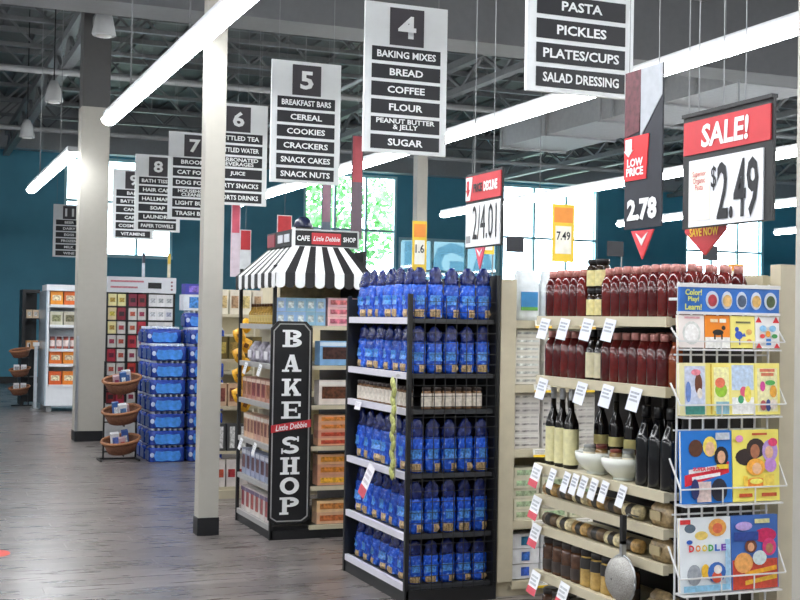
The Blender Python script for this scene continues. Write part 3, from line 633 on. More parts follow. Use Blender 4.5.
for bi, (y, lab, cols) in enumerate(((4.50, 'white footed bowl of small jars next to the oil bottles', (km, km2)), (4.295, 'white footed bowl of small jars next to the black bottles', (km2, km)))):
    spawn('bowl', kbw, (2.712, y, .985), 0, lab, 'bowl', 'white bowls of jars', sc=(1.05, 1.05, 1))
    for j in range(3):
        an = j*2.094+.5; spawn('spice_jar', cols[j % 2], (2.712+.033*math.cos(an), y+.033*math.sin(an), 1.034), 0, 'small spice jar standing in '+('the bowl by the oil bottles' if not bi else 'the bowl by the black bottles'), 'jar', 'jars in bowl beside '+('oil' if not bi else 'black')+' bottles')
# snack rolls and jars on the low shelves
def roll_kit(c): return [('packet', MB().rings([[(r*math.cos(2*math.pi*j/12), y, .03+r*math.sin(2*math.pi*j/12)) for j in range(12)] for y, r in ((-.06, .012), (-.05, .028), (.05, .028), (.06, .012))]).mesh('packet', M(c, .3, var=.5, scale=60)), None),
         ('band', MB().rings([[(r*math.cos(2*math.pi*j/12), y, .03+r*math.sin(2*math.pi*j/12)) for j in range(12)] for y, r in ((-.02, .0285), (.02, .0285))], caps=False).mesh('band', M('#2a2622', .4)), 0)]
kroll = [roll_kit(c) for c in ('#b9955c', '#d9c9a0', '#6a5640')]
for zi, gp in ((3, 'upper'), (2, 'lower')):
    for i in range(6): spawn('snack_roll', kroll[(i*2+zi) % 3], (2.675, 4.80-i*.128, SZ[zi]), 0, 'rounded clear snack packet with black band on the %s low shelf' % gp, 'snack packet', gp+' snack packets')
kj1 = jar_kit(.036, .15, '#5a3f30', '#2a2422', '#3a302c', (.1, .4))
kj2 = jar_kit(.036, .15, '#b99a5a', '#1f1d1c', '#222', (.5, .8)) if False else jar_kit(.036, .15, '#b99a5a', '#1f1d1c', '#2a2826', (.5, .8))
for i in range(9): spawn('dry_goods_jar', kj2 if 4 <= i < 8 else kj1, (2.685, 4.83-i*.08, .52), 0, ('tan jar with black lid below the snack packets' if 4 <= i < 8 else 'brown jar with dark lid below the snack packets'), 'jar', ('tan' if 4 <= i < 8 else 'brown')+' jars on the low shelf')
for i in range(11): spawn('dry_goods_jar', kj1, (2.685, 4.83-i*.08, .30), 0, 'brown jar with dark lid on the bottom shelf', 'jar', 'bottom shelf jars')
kn = [('bag', MB().rings(srings([(0, .07, .03), (.03, .085, .04), (.08, .08, .035), (.105, .06, .008)], 12, 2.6, .06, 9)).mesh('bag', M('#9c8662', .3, var=.5, scale=50)), None), ('label', MB().box(-.04, .04, -.048, -.042, .03, .07).mesh('label', M('#b9a984', .4)), 0)]
for z in (.52, .72, .85):
    spawn('noodle_bag', kn, (2.69, 3.98, z), W90, 'brown noodle bag lying behind the book rack', 'bag', 'noodle bags behind the book rack', sc=.85)
# strainer on a hook
t = thing('strainer', 'grey mesh strainer with a black handle hung from the shelf edge', 'strainer', (2.57, 4.07, .56), W90); t.scale = (1.2, 1.2, 1.2)
part('mesh_bowl', MB().rings([[(.072*math.cos(a)*k, y, .072+.072*math.sin(a)*k) for a in [2*math.pi*i/20 for i in range(20)]] for y, k in ((.0, 1), (-.02, .93), (-.034, .7), (-.04, .35), (-.041, .05))], caps=False), M('#a3a19c', .4, .3, var=.35, scale=300), t)
part('rim', MB().tube([(.073*math.cos(2*math.pi*i/24), 0, .072+.073*math.sin(2*math.pi*i/24)) for i in range(25)], .004), STEEL, t)
part('neck', MB().bar((0, 0, .14), (0, 0, .19), .016), STEEL, t); part('handle', MB().bar((0, 0, .18), (0, 0, .27), .016), BLACK, t)
part('hook', MB().tube([(0, 0, .262), (0, .02, .272), (0, .055, .262)], .003), STEEL, t)
# clip-on price tags
for y in (4.78, 4.61, 4.42, 4.25): tagcard((2.615, y, 1.625), W90, .078, .09, ('#dfe2ee', '#a9aeb8'), 'white price tag clipped below the top sauce shelf', 'tags under the top sauce shelf', R(6))
for y in (4.79, 4.46, 4.26, 4.06): tagcard((2.615, y, 1.365), W90, .078, .09, ('#dfe2ee', '#a9aeb8'), 'white price tag clipped below the second sauce shelf', 'tags under the second sauce shelf', R(6))
for y in (4.69, 4.57, 4.5, 4.43, 4.35, 4.27, 4.14): tagcard((2.615, y, .985), W90, .05, .085, ('#e6e8ee', '#a9aeb8'), 'small white price tag clipped below the bowl shelf', 'tags under the bowl shelf', R(8))
for y, z in ((4.82, .99), (4.82, .85), (4.82, .73), (4.82, .525), (4.57, .525)): tagcard((2.61, y, z), W90, .075, .1, ('#eceef2', '#c2c6cc', '#d0505e'), 'white and red price tag at the low sauce endcap shelves', 'white and red tags', R(8))
gondola('beige shelf run behind the book rack', 3.07, 9.0, 3.80, 4.9, [.09, .5, .95, 1.4], 1.84)
# ------------------------------------------------------------------ book rack
t = thing('book_rack', 'white wire book rack with a blue picture header', 'book rack', (2.79, 3.765, 0)); t.scale = (.94, 1, 1)
for i in range(8): part('upright_wire', MB().bar((-.21+i*.06, .0, .55), (-.21+i*.06, 0, 1.76), .006), WIRE, t)
for z in (.57, .93, 1.23, 1.5, 1.74): part('cross_wire', MB().bar((-.22, .006, z), (.22, .006, z), .006), WIRE, t)
for sx in (-.18, .18): part('mounting_arm', MB().bar((sx, .006, 1.7), (sx, .094, 1.7), .01), WIRE, t)
hb = box('header', M('#2a6cc0', .45, var=.25, scale=12), t, -.225, .235, -.03, -.018, 1.655, 1.742)
box('header_edge', WIRE, hb, -.228, .238, -.034, -.014, 1.742, 1.756); box('header_edge', WIRE, hb, -.228, .238, -.034, -.014, 1.645, 1.655)
GY = M('#d9e06a', .45)
for k, w in enumerate(('Color!', 'Play!', 'Learn!')): text(w, hb, -.165, -.032, 1.724-.026*k, .075, .022, GY, bold=.03)
for k, c in enumerate(('#b23a44', '#d8b070', '#46566e', '#d9ae62', '#4a5c34')):
    cx = -.08+k*.068
    o = part('oval_picture', MB().ell(cx, 1.698, .029 if k in (0, 4) else .024, .032, -.033, -.03), M('#c9d3e0', .45, var=.1), hb)
    part('oval_inset', MB().ell(cx, 1.696, .02, .022, -.035, -.033), M(c, .45, var=.3, scale=50), hb)
TIER = [(1.524, 1.64, .036), (1.283, 1.47, .046), (.972, 1.229, .056), (.657, .92, .056)]
for (z0, z1, dp) in TIER:
    zf = z0+(z1-z0)*.22
    pk = box('pocket_floor', WIRE, t, -.215, .235, -dp-.012, -.004, z0-.008, z0-.002)
    part('pocket_bar', MB().bar((-.239, -dp-.014, zf), (.248, -dp-.014, zf), .005), WIRE, pk)
    for sx in (-.243, .252): part('pocket_arm', MB().bar((sx, -.004, z0+(z1-z0)*.62), (sx*.985, -dp-.014, zf), .005), WIRE, pk)
    for sx in (-.05, .1): part('pocket_post', MB().bar((sx, -dp-.014, z0-.005), (sx, -dp-.014, zf), .004), WIRE, pk)
def book(x, z0, w, h, cover, label, art, dp=.03, gp=None):
    x = 2.79+(x-2.788)*.94; w *= .94
    b = thing('picture_book', label, 'book', (x, 3.765-dp+.015, z0+.002), 0, gp); b.rotation_euler = (R(-3), 0, 0)
    c = box('cover', M(cover, .35, var=.06), b, -w/2, w/2, -.011, -.008, 0, h)
    box('pages', M('#efe9d8', .6), b, -w/2+.002, w/2-.004, -.008, .004, .003, h-.003); box('back_cover', M(cover, .35, var=.06), b, -w/2, w/2, .004, .006, 0, h)
    for i, (kind, cx, cz, rx, rz, colr) in enumerate(art):
        mb = MB(); y1 = -.011-.0006*i; y0 = y1-.0006
        cx *= w; cz *= h; rx *= w; rz *= h
        if kind == 'o': mb.ell(cx, cz, rx, rz, y0, y1, 14)
        elif kind == 'b': mb.box(cx-rx, cx+rx, y0, y1, cz-rz, cz+rz)
        elif kind == 'd': mb.prism([(cx-rx, cz-rz*1.3), (cx+rx, cz+rz*.1), (cx+rx, cz+rz*1.3), (cx-rx, cz-rz*.1)], y0, y1)
        elif kind == 't': mb.prism([(cx-rx, cz-rz), (cx+rx, cz-rz), (cx, cz+rz)], y0, y1)
        elif kind == 'T':
            ob('lettering', text_mesh(colr[0], rx*2, rz*2, M(colr[1], .5), bold=.04, fill=True), c, (cx, y0, cz)); continue
        part('cover_art', mb, M(colr, .4, var=.18, scale=70), c)
xs = (-.17, -.052, .065, .182)
z0, z1, dp = TIER[0]; h = z1-z0
book(2.788+xs[0], z0, .114, h, '#efe6e2', 'pale book with a white wreath on the upper tier', [('o', 0, .45, .36, .36, '#d6d8d4'), ('o', 0, .45, .28, .28, '#f3efec'), ('b', .02, .92, .3, .03, '#e0a9b0')], dp)
book(2.788+xs[1], z0, .114, h, '#f08a1e', 'orange book with a black dog on the upper tier', [('b', 0, .16, .5, .17, '#f2f0ea'), ('o', .02, .48, .22, .09, '#1c1a18'), ('o', .24, .62, .08, .07, '#1c1a18'), ('b', -.12, .36, .03, .1, '#1c1a18'), ('b', .16, .36, .03, .1, '#1c1a18'), ('b', -.15, .84, .15, .05, '#f6d6a8'), ('b', .2, .84, .13, .06, '#fbeedd')], dp)
book(2.788+xs[2], z0, .114, h, '#f2e67e', 'yellow book with a blue bird on the upper tier', [('o', -.16, .4, .16, .13, '#2a52b8'), ('o', -.24, .58, .08, .08, '#2a52b8'), ('b', -.14, .2, .02, .1, '#2a52b8'), ('t', .04, .42, .08, .06, '#3a62c8'), ('o', .24, .5, .12, .09, '#d8a85a'), ('o', .24, .22, .1, .06, '#d88a4a'), ('b', 0, .8, .3, .03, '#6a6a3a')], dp)
book(2.788+xs[3], z0, .114, h, '#f0efee', 'white book with red corners and a toy face on the upper tier', [('t', -.36, .9, .13, .09, '#d8222a'), ('t', .36, .9, .14, .1, '#d8222a'), ('t', -.37, .09, .12, .08, '#d8222a'), ('t', .37, .09, .12, .08, '#d8222a'), ('o', -.2, .62, .14, .1, '#8cc4ea'), ('o', .2, .62, .14, .1, '#8cc4ea'), ('o', 0, .45, .1, .1, '#e89a2a'), ('o', -.24, .38, .1, .07, '#d83a3a'), ('o', .26, .38, .12, .07, '#3a9a4a'), ('b', 0, .2, .1, .1, '#2a7ac8')], dp)
z0, z1, dp = TIER[1]; h = z1-z0
book(2.788-.165, z0, .12, h, '#e9e3b0', 'cream book with a brown pony on the second tier', [('b', .06, .5, .38, .44, '#c8d0e6'), ('o', .2, .6, .14, .2, '#6a3a26'), ('o', .24, .42, .1, .1, '#e9e0d8'), ('o', .1, .82, .18, .06, '#e68a9a'), ('b', .05, .1, .36, .08, '#3f8a80'), ('o', -.2, .45, .1, .2, '#6a88c8')], dp)
book(2.788-.05, z0, .115, h, '#efe07a', 'yellow striped book with a green fruit on the second tier', [('b', .12, .5, .3, .42, '#f4ecb0'), ('o', .1, .48, .24, .14, '#9ac83a'), ('o', .06, .62, .2, .1, '#e8785a'), ('b', -.3, .5, .03, .48, '#d8b83a'), ('b', .14, .14, .26, .12, '#8cb8c8')], dp)
book(2.788+.062, z0, .11, h, '#f0e690', 'pale blue and yellow book with a pink flower on the second tier', [('b', 0, .72, .46, .24, '#bcd0e8'), ('b', 0, .18, .46, .16, '#f2f2ee'), ('o', .02, .45, .14, .1, '#d85a7a'), ('o', .2, .4, .14, .16, '#e8d85a'), ('o', -.1, .3, .12, .08, '#3f9a6a')], dp)
book(2.788+.178, z0, .118, h, '#f1e47c', 'yellow book with a garden scene on the second tier', [('b', 0, .48, .4, .42, '#eee9b4'), ('b', 0, .86, .3, .03, '#d87a5a'), ('b', 0, .78, .25, .03, '#d87a5a'), ('o', -.2, .55, .1, .1, '#d84a9a'), ('o', .22, .45, .14, .12, '#e8a83a'), ('o', .1, .62, .2, .05, '#5ab85a'), ('o', -.2, .18, .12, .1, '#b85a5a'), ('o', 0, .18, .1, .12, '#3a4a8a'), ('o', .2, .2, .14, .1, '#e8dcd0')], dp)
z0, z1, dp = TIER[2]; h = z1-z0
book(2.788-.105, z0, .228, h, '#2478d0', 'large blue book with red and white bands', [('d', 0, .4, .44, .13, '#d8283a'), ('d', 0, .47, .36, .05, '#f2f2f4'), ('d', -.02, .37, .28, .04, '#f2f2f4'), ('o', -.22, .76, .14, .12, '#5a3422'), ('o', .06, .78, .14, .14, '#f0d860'), ('o', .06, .75, .09, .1, '#e8bc98'), ('o', .28, .64, .14, .14, '#1c1a22'), ('o', .28, .63, .08, .09, '#e0ac88'), ('b', .3, .5, .12, .03, '#e8c83a'), ('b', -.08, .16, .14, .14, '#d9c4c0'), ('o', .22, .18, .16, .16, '#2a2a3a'), ('o', -.26, .2, .08, .14, '#28306a'), ('b', .3, .92, .14, .05, '#c8cfd8'), ('T', -.04, .475, .26, .025, ('SUPER HERO', '#d8283a'))], dp)
book(2.788+.122, z0, .218, h, '#f1e46c', 'large yellow book with three friends', [('o', -.2, .62, .24, .12, '#2a1a18'), ('o', .0, .74, .2, .14, '#33201c'), ('o', -.02, .7, .1, .1, '#a86a4a'), ('o', .3, .7, .17, .16, '#b89ad8'), ('o', .28, .68, .09, .09, '#e8b898'), ('o', .36, .82, .1, .06, '#d83a6a'), ('o', .3, .5, .13, .1, '#c08ad0'), ('o', -.02, .48, .2, .12, '#f0a83a'), ('o', 0, .46, .1, .08, '#e8b890'), ('o', -.02, .26, .24, .07, '#e88a2a'), ('o', -.02, .28, .14, .04, '#f1e46c'), ('b', -.25, .26, .04, .1, '#f0c84a'), ('b', .24, .28, .12, .1, '#f4d45a'), ('b', -.26, .09, .14, .025, '#c8552a'), ('b', .24, .09, .16, .025, '#c8552a'), ('o', -.38, .88, .08, .05, '#d88ac0'), ('b', .05, .94, .16, .015, '#c8552a')], dp)
z0, z1, dp = TIER[3]; h = z1-z0
db = [('o', -.3, .86, .11, .06, '#5a6a7a'), ('o', -.08, .76, .13, .06, '#e6c96a'), ('o', .24, .86, .18, .12, '#e0a050'), ('o', .24, .85, .1, .07, '#d86a4a'), ('o', -.32, .68, .06, .03, '#2a5ab8'), ('b', -.4, .95, .1, .03, '#d8383a'), ('o', -.24, .24, .14, .14, '#9aa0a8'), ('o', -.02, .28, .08, .1, '#e8b83a'), ('o', .2, .26, .18, .14, '#3a6ab8'), ('o', .2, .2, .1, .08, '#d85a3a'), ('o', .22, .3, .08, .06, '#e6e2dc'), ('b', 0, .06, .46, .04, '#8cc0de'), ('b', .42, .4, .05, .3, '#a8cde8')]
for k, c in enumerate(('#d8283a', '#e88a2a', '#e6c82a', '#4aa84a', '#2a6ac8', '#7a4ab8')): db.append(('T', -.3+.125*k, .595, .05, .045, ('DOODLE'[k], c)))
book(2.788-.105, z0, .228, h, '#e3e9ee', 'large white doodle book with coloured letters', db, dp)
book(2.788+.122, z0, .218, h, '#3f6cb8', 'large blue and orange book with a pink haired figure', [('b', 0, .2, .48, .2, '#c2452f'), ('d', .12, .24, .34, .05, '#e8a82a'), ('d', .12, .12, .34, .05, '#e8b83a'), ('o', -.25, .36, .2, .14, '#e0a05a'), ('o', .22, .72, .24, .1, '#c81f5a'), ('o', .3, .56, .15, .12, '#d83a78'), ('o', .3, .54, .08, .07, '#b07a5a'), ('o', -.1, .58, .13, .09, '#6a3a2a'), ('o', -.1, .57, .07, .06, '#d8a07a'), ('o', .08, .42, .15, .1, '#c8d8d8'), ('b', -.2, .72, .26, .06, '#27408a'), ('o', -.25, .86, .18, .06, '#b8a0d8'), ('b', .14, .92, .16, .03, '#d8d89a')], dp)
# more goods on the neighbouring run, right of the rack
kbx = carton_kit(.1, .1, .2, '#a8202a', '#d8d4d0', .6, .5)
for i in range(4): spawn('dry_carton', kbx, (3.28+i*.12, 3.95, 1.4), 0, 'red carton on the beige run next to the book rack', 'carton', 'red cartons next to the book rack')

# ------------------------------------------------------------------ shelf run beyond the slender column
e5 = endcap('beige endcap display between the slender column and the bake display', 2.64, 3.24, 10.9, 11.5, [.1, .42, .82, 1.24, 1.64], 2.0, BEIGE, BEIGE, BRAIL, posts=True)
gondola('beige shelf run beyond the bake display', 3.26, 9.0, 10.92, 11.88, [.09, .5, .95, 1.4], 1.86)
k5 = [carton_kit(.09, .08, .2, '#c8a890', '#8a5a48', .7, .6), carton_kit(.09, .08, .24, '#4a4a4c', '#d8d8d4', .5, .8), carton_kit(.09, .08, .24, '#d8d0cc', '#a8343c', .7, .3), carton_kit(.09, .08, .2, '#6a5c34', '#b8a85a', .7, .5), carton_kit(.09, .08, .22, '#d9d3c2', '#b8a070', .7, .5)]
for z, k, lab in ((.1, 2, 'white and red carton'), (.42, 1, 'black and white carton'), (.82, 0, 'tan carton'), (1.24, 3, 'olive carton'), (1.64, 4, 'cream carton')):
    for i in range(4): spawn('dry_carton', k5[k], (2.72+i*.105, 10.98, z), 0, lab+' on the beige endcap beyond the slender column', 'carton', lab+'s beyond the slender column')
    for i in range(3): spawn('dry_carton', k5[k], (2.72, 11.12+i*.12, z), W90, lab+' on the beige endcap beyond the slender column', 'carton', lab+'s beyond the slender column')
t = thing('clip_strip', 'white clip strip hung with yellow bags beside the bake display', 'clip strip', (2.87, 10.885, .78)); box('strip', WIRE, t, -.012, .012, -.003, .0, 0, .85); box('strip_hook', WIRE, t, -.005, .005, 0, .03, .83, .845)
ky = [('bag', MB().rings(srings([(0, .035, .004), (.03, .05, .022), (.09, .05, .022), (.125, .035, .004)], 10, 2.4, .1, 6)).mesh('bag', M('#dca42a', .3, var=.35, scale=40, rnd=.1)), None), ('label', MB().box(-.02, .02, -.026, -.022, .04, .08).mesh('label', M('#7a4a1c', .4)), 0)]
for i in range(9): spawn('candy_bag', ky, (2.87+.012*(-1)**i, 10.85-.055*(i % 2), .78+i*.088), 0, 'small yellow bag clipped to the strip beside the bake display', 'bag', 'yellow bags on the clip strip', tilt=(0, R(25*(-1)**i), 0))

# ------------------------------------------------------------------ bottled water stack
NV = M('#22409c', .25, var=.3, scale=25, bump=.3, rnd=.1); LBL = M('#4a90e8', .25, var=.25, scale=20)
pk = MB().rings([[(x*k, y*k, z) for x, y in [(.2*math.copysign(abs(math.cos(a))**.35, math.cos(a)), .13*math.copysign(abs(math.sin(a))**.35, math.sin(a))) for a in [2*math.pi*i/24 for i in range(24)]]] for z, k in ((0, .97), (.015, 1), (.145, 1), (.16, .96))]).mesh('wrap', NV)
lb_ = MB().prism([(-.13, .02), (-.06, .01), (0, .02), (.06, .01), (.13, .02), (.15, .07), (.13, .125), (.06, .115), (0, .125), (-.06, .115), (-.13, .125), (-.15, .07)], -.1345, -.1305).mesh('label', LBL)
em = MB().ell(-.172, .08, .022, .026, -.1365, -.128, 12).mesh('emblem', M('#b9c8e6', .3))
cp = MB()
for i in range(6):
    for j in range(4): cp.lathe([(.016, .158), (.016, .183), (.012, .186)], 8, (-.155+i*.062, -.093+j*.062, 0))
cp = cp.mesh('bottle_cap', M('#dfe8f4', .3, var=.05))
sl = MB().box(-.2045, -.2005, -.1, .1, .02, .125).mesh('side_label', M('#2a4a8a', .3, var=.5, scale=60))
K_W = [('wrap', pk, None), ('label', lb_, 0), ('emblem', em, 0), ('bottle_cap', cp, None), ('side_label', sl, 0)]
def water(x, y, n, lab, gp):
    for i in range(n):
        o = spawn('water_pack', K_W, (x+random.uniform(-.006, .006), y+random.uniform(-.006, .006), i*.187), 0, lab, 'water pack', gp)
        for ch in o.children:
            if ch.name.startswith('bottle_cap'): ch['kind'] = 'stuff'
water(2.84, 13.95, 7, 'blue shrink-wrapped water pack in the front stack beside the tilted baskets', 'front stack of water packs')
water(3.27, 13.95, 8, 'blue shrink-wrapped water pack in the stack next to the slender column', 'stack of water packs by the column')
water(2.84, 14.25, 8, 'blue shrink-wrapped water pack in the second row behind the front stack', 'second row of water packs')
water(3.27, 14.25, 9, 'blue shrink-wrapped water pack in the rear stack half behind the slender column', 'rear stack of water packs')
water(2.84, 14.55, 8, 'blue shrink-wrapped water pack in the third row beside the baskets', 'third row of water packs')
# tilted baskets on a stand
WICK = M('#6e4632', .7, var=.35, scale=60, bump=.5); RIMM = M('#a5714e', .6, var=.25, scale=60)
def basket_kit(s=1):
    b = MB().lathe([(.13*s, 0), (.15*s, .01), (.21*s, .15*s), (.2*s, .15*s), (.14*s, .02*s), (.01, .02*s)], 20, sy=.75).mesh('basket_body', WICK)
    r = MB().tube([(.21*s*math.cos(2*math.pi*i/24), .1575*s*math.sin(2*math.pi*i/24), .15*s) for i in range(25)], .016*s, 6).mesh('rim', RIMM)
    return [('basket_body', b, None), ('rim', r, None)]
kbk = basket_kit()
t = thing('basket_stand', 'dark wire stand holding three tilted wicker baskets by the water', 'stand', (2.36, 14.12, 0))
for sx in (-.16, .2): part('leg', MB().bar((sx, .12, 0), (sx, .12, 1.1), .018), BLACK, t)
part('foot', MB().bar((-.22, -.14, .01), (-.22, .14, .01), .02), BLACK, t); part('foot', MB().bar((.2, -.14, .01), (.2, .14, .01), .02), BLACK, t); part('cross_bar', MB().bar((-.22, .12, .01), (.2, .12, .01), .018), BLACK, t)
for z in (.10, .43, .77): part('basket_bracket', MB().bar((.02, .12, z-.012), (.02, -.16, z-.035), .014), BLACK, t); part('basket_bracket', MB().bar((-.16, .12, z-.012), (.2, .12, z-.012), .014), BLACK, t)
kpk = [carton_kit(.09, .07, .2, '#dfe0e6', '#5a7ab8', .7, .6), carton_kit(.07, .05, .21, '#3a62a8', '#c8d4e8', .6, .5), carton_kit(.07, .06, .16, '#c8a8b0', '#a84a5a', .6, .5)]
for i, z in enumerate((.10, .43, .77)):
    nm = ('lowest', 'middle', 'topmost')[i]
    spawn('wicker_basket', kbk, (2.37, 14.02, z), 0, nm+' oval wicker basket tilted on the stand by the water', 'basket', 'tilted wicker baskets', tilt=(R(14), R(-8), 0))
    Mx = Euler((R(14), R(-8), 0)).to_matrix()
    for j, (dx, dy) in enumerate(((-.06, .02), (.052, .03), (.005, -.048))):
        p = Mx @ Vector((dx, dy, .03)); spawn('soap_pack', kpk[(j+i) % 3], (2.37+p.x, 14.02+p.y, z+p.z), 0, 'small wrapped pack lying in the '+nm+' wicker basket', 'pack', 'packs in the '+nm+' basket', tilt=(R(14), R(-8), 0))
# ------------------------------------------------------------------ packed display wall with white header
t = thing('display_case', 'dark display case with white header and small red and white boxes', 'display case', (3.08, 17.1, 0))
box('base', M('#d8dade', .5), t, -.46, .46, -.2, .2, 0, .45); box('back', BLACK, t, -.46, .46, .1, .2, .45, 1.93)
for x in (-.46, -.19, .08, .44): box('divider', BLACK, t, x-.012+(.012 if x == -.46 else 0), x+.012, -.2, .1, .45, 1.93)
hd = box('header', M('#d6d9e2', .4, var=.03), t, -.46, .46, -.21, .2, 1.93, 2.14)
box('screen', M('#1a1c24', .2), hd, .08, .26, -.216, -.21, 1.99, 2.07)
for z, w in ((2.08, .44), (2.0, .36)): box('printed_line', M('#c47a88', .5, var=.3, scale=60), hd, -.42, -.42+w, -.214, -.21, z-.012, z+.012)
for k in range(3): part('button', MB().ell(.4, 1.98+.05*k, .014, .014, -.216, -.21, 10), M('#8a5a68', .5), hd)
RC = ['#e8dca8', '#c0343c', '#d8d4d2', '#e6e6ea', '#dcdde4', '#8e2a34']; pat = [[0, 0, 5, 5, 3, 3, 3], [0, 5, 2, 2, 3, 3, 4], [0, 2, 2, 1, 3, 4, 3], [2, 2, 1, 2, 4, 3, 3], [1, 2, 2, 2, 3, 3, 4], [2, 2, 1, 2, 2, 3, 3], [1, 2, 2, 1, 3, 3, 4], [5, 1, 2, 2, 3, 3, 3]]
kcs = [carton_kit(.108, .1, .163, c, f, .6, .35) for c, f in zip(RC, ('#c8a84a', '#7a1c24', '#b8404a', '#c4c8d0', '#9aa4b8', '#3a1a20'))]
for r_ in range(8):
    z = 1.93-.185*(r_+1)
    for a, b in ((-.448, -.202), (-.178, .068), (.092, .428)): box('shelf', BLACK, t, a, b, -.2, .1, z-.015, z)
    cx = [-.387, -.263, -.117, .007, .15, .26, .37]
    for c in range(7): spawn('small_box', kcs[pat[r_][c]], (3.08+cx[c], 17.1-.14, z), 0, ('yellow', 'red', 'pale red', 'white', 'grey white', 'maroon')[pat[r_][c]]+' small box in the case with the white header', 'box', 'small boxes in the white-headed case')
for lab, x, c1, c2 in (('small dark topped sign standing on the white header of the case', 3.15, '#3a3f50', '#c4ccd6'), ('thin yellow sign standing on the white header of the case', 3.5, '#d8b84a', '#d8d2b8')):
    t = thing('topper_sign', lab, 'sign', (x, 17.1, 2.14)); box('foot', GREY, t, -.05, .02, -.04, .04, 0, .01); box('card', M(c2, .5), t, -.04, .0, -.004, .004, .01, .34); box('upper_patch', M(c1, .5), t, -.04, 0, -.006, -.004, .2, .34)
# shelf behind the water with a purple pack on it
gondola('pale shelf run behind the water stack', 3.6, 9.0, 15.3, 16.2, [.09, .5, .95, 1.4, 1.72], 1.78)
kpu = carton_kit(.3, .2, .12, '#4a3fa8', '#8a6ac8', .7, .6); spawn('tissue_pack', kpu, (3.22, 14.25, 1.872), 0, 'purple tissue pack lying on the pale pack behind the water', 'pack')
spawn('tissue_pack', carton_kit(.34, .22, .18, '#d6dce4', '#3f82c8', .6, .7), (3.22, 14.25, 1.688), 0, 'white and blue tissue pack under the purple one', 'pack')
gondola('beige shelf run beyond the water stack, next to the aisle sign for cat food', 3.8, 9.0, 13.0, 13.75, [.09, .5, .95, 1.4], 1.86)
# ------------------------------------------------------------------ white open case by the far wall
WH = M('#dde1e6', .4, var=.03)
t = thing('open_cooler', 'white open cooler case with orange packages near the far wall', 'cooler', (2.34, 21.5, 0))
box('base', WH, t, .02, 1.0, -.0, 1.1, .1, .42); box('back', WH, t, .02, 1.0, .6, .7, .42, 2.08); box('canopy', WH, t, 0, 1.0, -.02, .7, 2.02, 2.12)
for x in (0, .97): box('side_post', WH, t, x+.02, x+.05, -.0, .04, .42, 2.02)
box('side_glass', M('#a9b8c4', .15, .0), t, .0, .02, .0, 1.1, .1, 2.02)
for z in (.45, .8, 1.05, 1.45, 1.79): s = box('shelf', WH, t, .06, .96, 0, .6, z-.03, z); box('price_rail', WH, s, .06, .96, -.015, 0, z-.045, z)
for x in (.08, .92): 
    for y in (.08, 1.0): box('foot', GREY, t, x-.04, x+.04, y-.04, y+.04, 0, .1)
ko_ = carton_kit(.2, .15, .24, '#d8742a', '#e6c8a8', .7, .4); kg_ = carton_kit(.2, .15, .24, '#b8b4a4', '#7a7a5a', .7, .5); kr_ = jar_kit(.045, .22, '#a05a50', '#6a3a3a', '#d8c8c4')
for z, k, lab, n, dx in ((1.79, ko_, 'orange package', 4, .22), (1.45, kg_, 'grey green package', 4, .22), (1.05, kr_, 'reddish bottle', 8, .11), (.8, ko_, 'orange package', 4, .22), (.45, ko_, 'orange package', 4, .22)):
    wh = {1.79: 'top', 1.45: 'second', 1.05: 'third', .8: 'fourth', .45: 'bottom'}[z]
    for i in range(n): spawn('chilled_package', k, (2.34+.17+i*dx-(.05 if dx < .2 else 0), 21.6, z), 0, lab+' on the '+wh+' shelf of the white cooler', 'package', lab+'s on the '+wh+' cooler shelf', sc=(1, 1, .92 if z != .8 else .85))
t = thing('display_rack', 'tall black rack standing against the teal wall beside the cooler', 'rack', (2.1, 23.3, 0)); box('frame', BLACK, t, 0, .06, -.2, .35, 0, 2.0); box('top', BLACK, t, .0, .3, -.2, .35, 2.0, 2.06); box('back', BLACK, t, .06, .3, .3, .35, .03, 2.0)
for z in (.5, 1.0, 1.55): box('shelf', BLACK, t, .06, .3, -.18, .3, z-.02, z)
for z, c in ((1.55, '#d8c0a0'), (1.0, '#c88a5a')):
    for i in range(2): spawn('rack_pack', carton_kit(.1, .1, .15, c, '#e8e0d4', .6, .5), (2.1+.13+i*.11, 23.2, z), 0, 'tan pack on the tall black rack', 'pack', 'tan packs on the black rack')
kb2 = basket_kit(.85)
t = thing('basket_stand', 'small stand with dark baskets in front of the black rack', 'stand', (2.08, 22.75, 0)); part('pole', MB().bar((.14, .16, 0), (.14, .16, 1.1), .02), BLACK, t); part('foot', MB().bar((-.15, .16, .012), (.2, .16, .012), .024), BLACK, t)
for z in (.22, .54, .87): part('basket_bracket', MB().bar((.14, .16, z-.02), (-.02, -.05, z-.012), .014), BLACK, t)
for i, z in enumerate((.22, .54, .87)):
    nm = ('lowest', 'middle', 'topmost')[i]
    spawn('wicker_basket', kb2, (2.06, 22.7, z), 0, nm+' dark basket on the small stand before the black rack', 'basket', 'far dark baskets', tilt=(R(10), R(-8), 0))
    if i < 2:
        for j in (-.07, .05): spawn('soap_pack', carton_kit(.09, .09, .15, '#e2e2e4', '#c4c4c8'), (2.06+j, 22.7, z+.045), 0, 'white pack in the '+nm+' dark basket', 'pack', 'white packs in the '+nm+' dark basket')
t = thing('barrier_post', 'slim white gate post standing beside the open cooler', 'post', (2.26, 22.2, 0)); box('post', M('#c4cad2', .4), t, -.025, .025, -.025, .025, .02, 1.08); box('foot', STEEL, t, -.06, .06, -.06, .06, 0, .02); box('cap', WHITE, t, -.05, .05, -.04, .04, 1.08, 1.14)
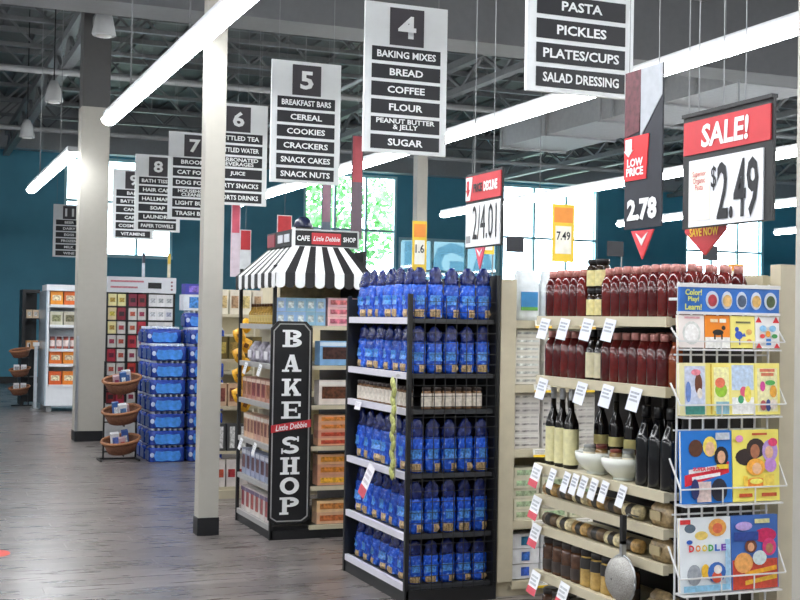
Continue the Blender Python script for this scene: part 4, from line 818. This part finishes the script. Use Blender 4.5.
# ------------------------------------------------------------------ signs standing on shelf tops
def top_sign(x, y, z0, zc, w, h, label, c, cap=None, txt=None, tc=INK, name='shelf_sign'):
    t = thing(name, label, 'sign', (x, y, z0+.0015)); box('foot', GREY, t, -.03, .03, -.03, .03, 0, .008)
    part('pole', MB().bar((w*.42, .006, .008), (w*.42, .006, zc-z0+.02), .01), GREY, t)
    box('card', M(c, .5, var=.03), t, -w/2, w/2, -.006, 0, zc-z0, zc-z0+h)
    if cap: box('cap_band', M(cap, .5, var=.05), t, -w*.42, w*.42, -.008, -.006, zc-z0+h*.68, zc-z0+h*.94); box('price_panel', M('#efece0', .5), t, -w*.36, w*.36, -.008, -.006, zc-z0+h*.14, zc-z0+h*.62)
    if txt: text(txt, t, 0, -.0095, zc-z0+(h*.45 if cap else h*.5), w*.62, h*(.18 if cap else .4), tc, bold=.02)
YE = '#e9c63c'; OR = '#e8913a'
top_sign(2.885, 6.85, 1.62, 1.9, .09, .3, 'yellow price sign rising out of the blue bags', YE, OR, '1.6')
top_sign(6.42, 11.4, 1.84, 2.25, .26, .6, 'yellow and white sign showing 7.49 before the bright window', YE, OR, '7.49')
top_sign(5.55, 11.4, 1.84, 2.3, .15, .28, 'small yellow sign next to the bright window', YE, OR, None)
for lab, x, y in (('small black shelf-top sign before the bright window', 5.86, 11.4), ('small black shelf-top sign beside the bright window frame', 7.05, 11.4), ('small black shelf-top sign behind the low price banner', 8.25, 11.4), ('small black shelf-top sign before the leafy window', 4.18, 13.37)):
    top_sign(x, y, 1.84, 2.33, .2, .16, lab, '#22242c')
top_sign(8.6, 11.4, 1.84, 2.1, .2, .2, 'small yellow shelf-top sign behind the $2.49 sign', YE, OR, None)
# red sticker on the floor
t = tag(part('floor_sticker', MB().lathe([(.16, .0005), (.16, .0015)], 24), M('#e04a3c', .4), None, (.6, 8.8, 0)), 'round red sticker stuck on the plank floor', 'floor sticker')
# ------------------------------------------------------------------ trees outside
def tree(x, y, r, h, label, seed):
    rg = random.Random(seed); t = thing('tree', label, 'tree', (x, y, -.1), 0, 'trees outside the windows'); tm = MB().lathe([(.2, 0), (.15, h*.5), (.08, h)], 10)
    part('trunk', tm, M('#5a4636', .8), t); f = MB()
    for i in range(1300):
        a = rg.uniform(0, 6.283); c = rg.uniform(-1, 1); s = math.sqrt(1-c*c); k = rg.uniform(.55, 1)*r
        p = Vector((k*s*math.cos(a), k*s*math.sin(a), h+k*c*.8)); u = Vector((rg.gauss(0, 1), rg.gauss(0, 1), rg.gauss(0, 1))).normalized()*.16; v = u.orthogonal().normalized()*.1
        f.add([p-u, p+v, p+u, p-v], [(0, 1, 2, 3)])
    stuff(part('foliage', f, M('#5c9a48', .6, var=.4, scale=2), t))
tree(12.7, 37, 2.3, 5.0, 'leafy green tree outside the far tall window', 1); tree(13.3, 41, 1.8, 4.2, 'lower green tree outside the far tall window', 2)
g = tag(part('ground', MB().box(-20, 45, 31.06, 70, -.3, -.1), M('#8d9480', .9, var=.2, scale=.5), None), 'pale ground outside the windows', 'ground'); g['kind'] = 'structure';
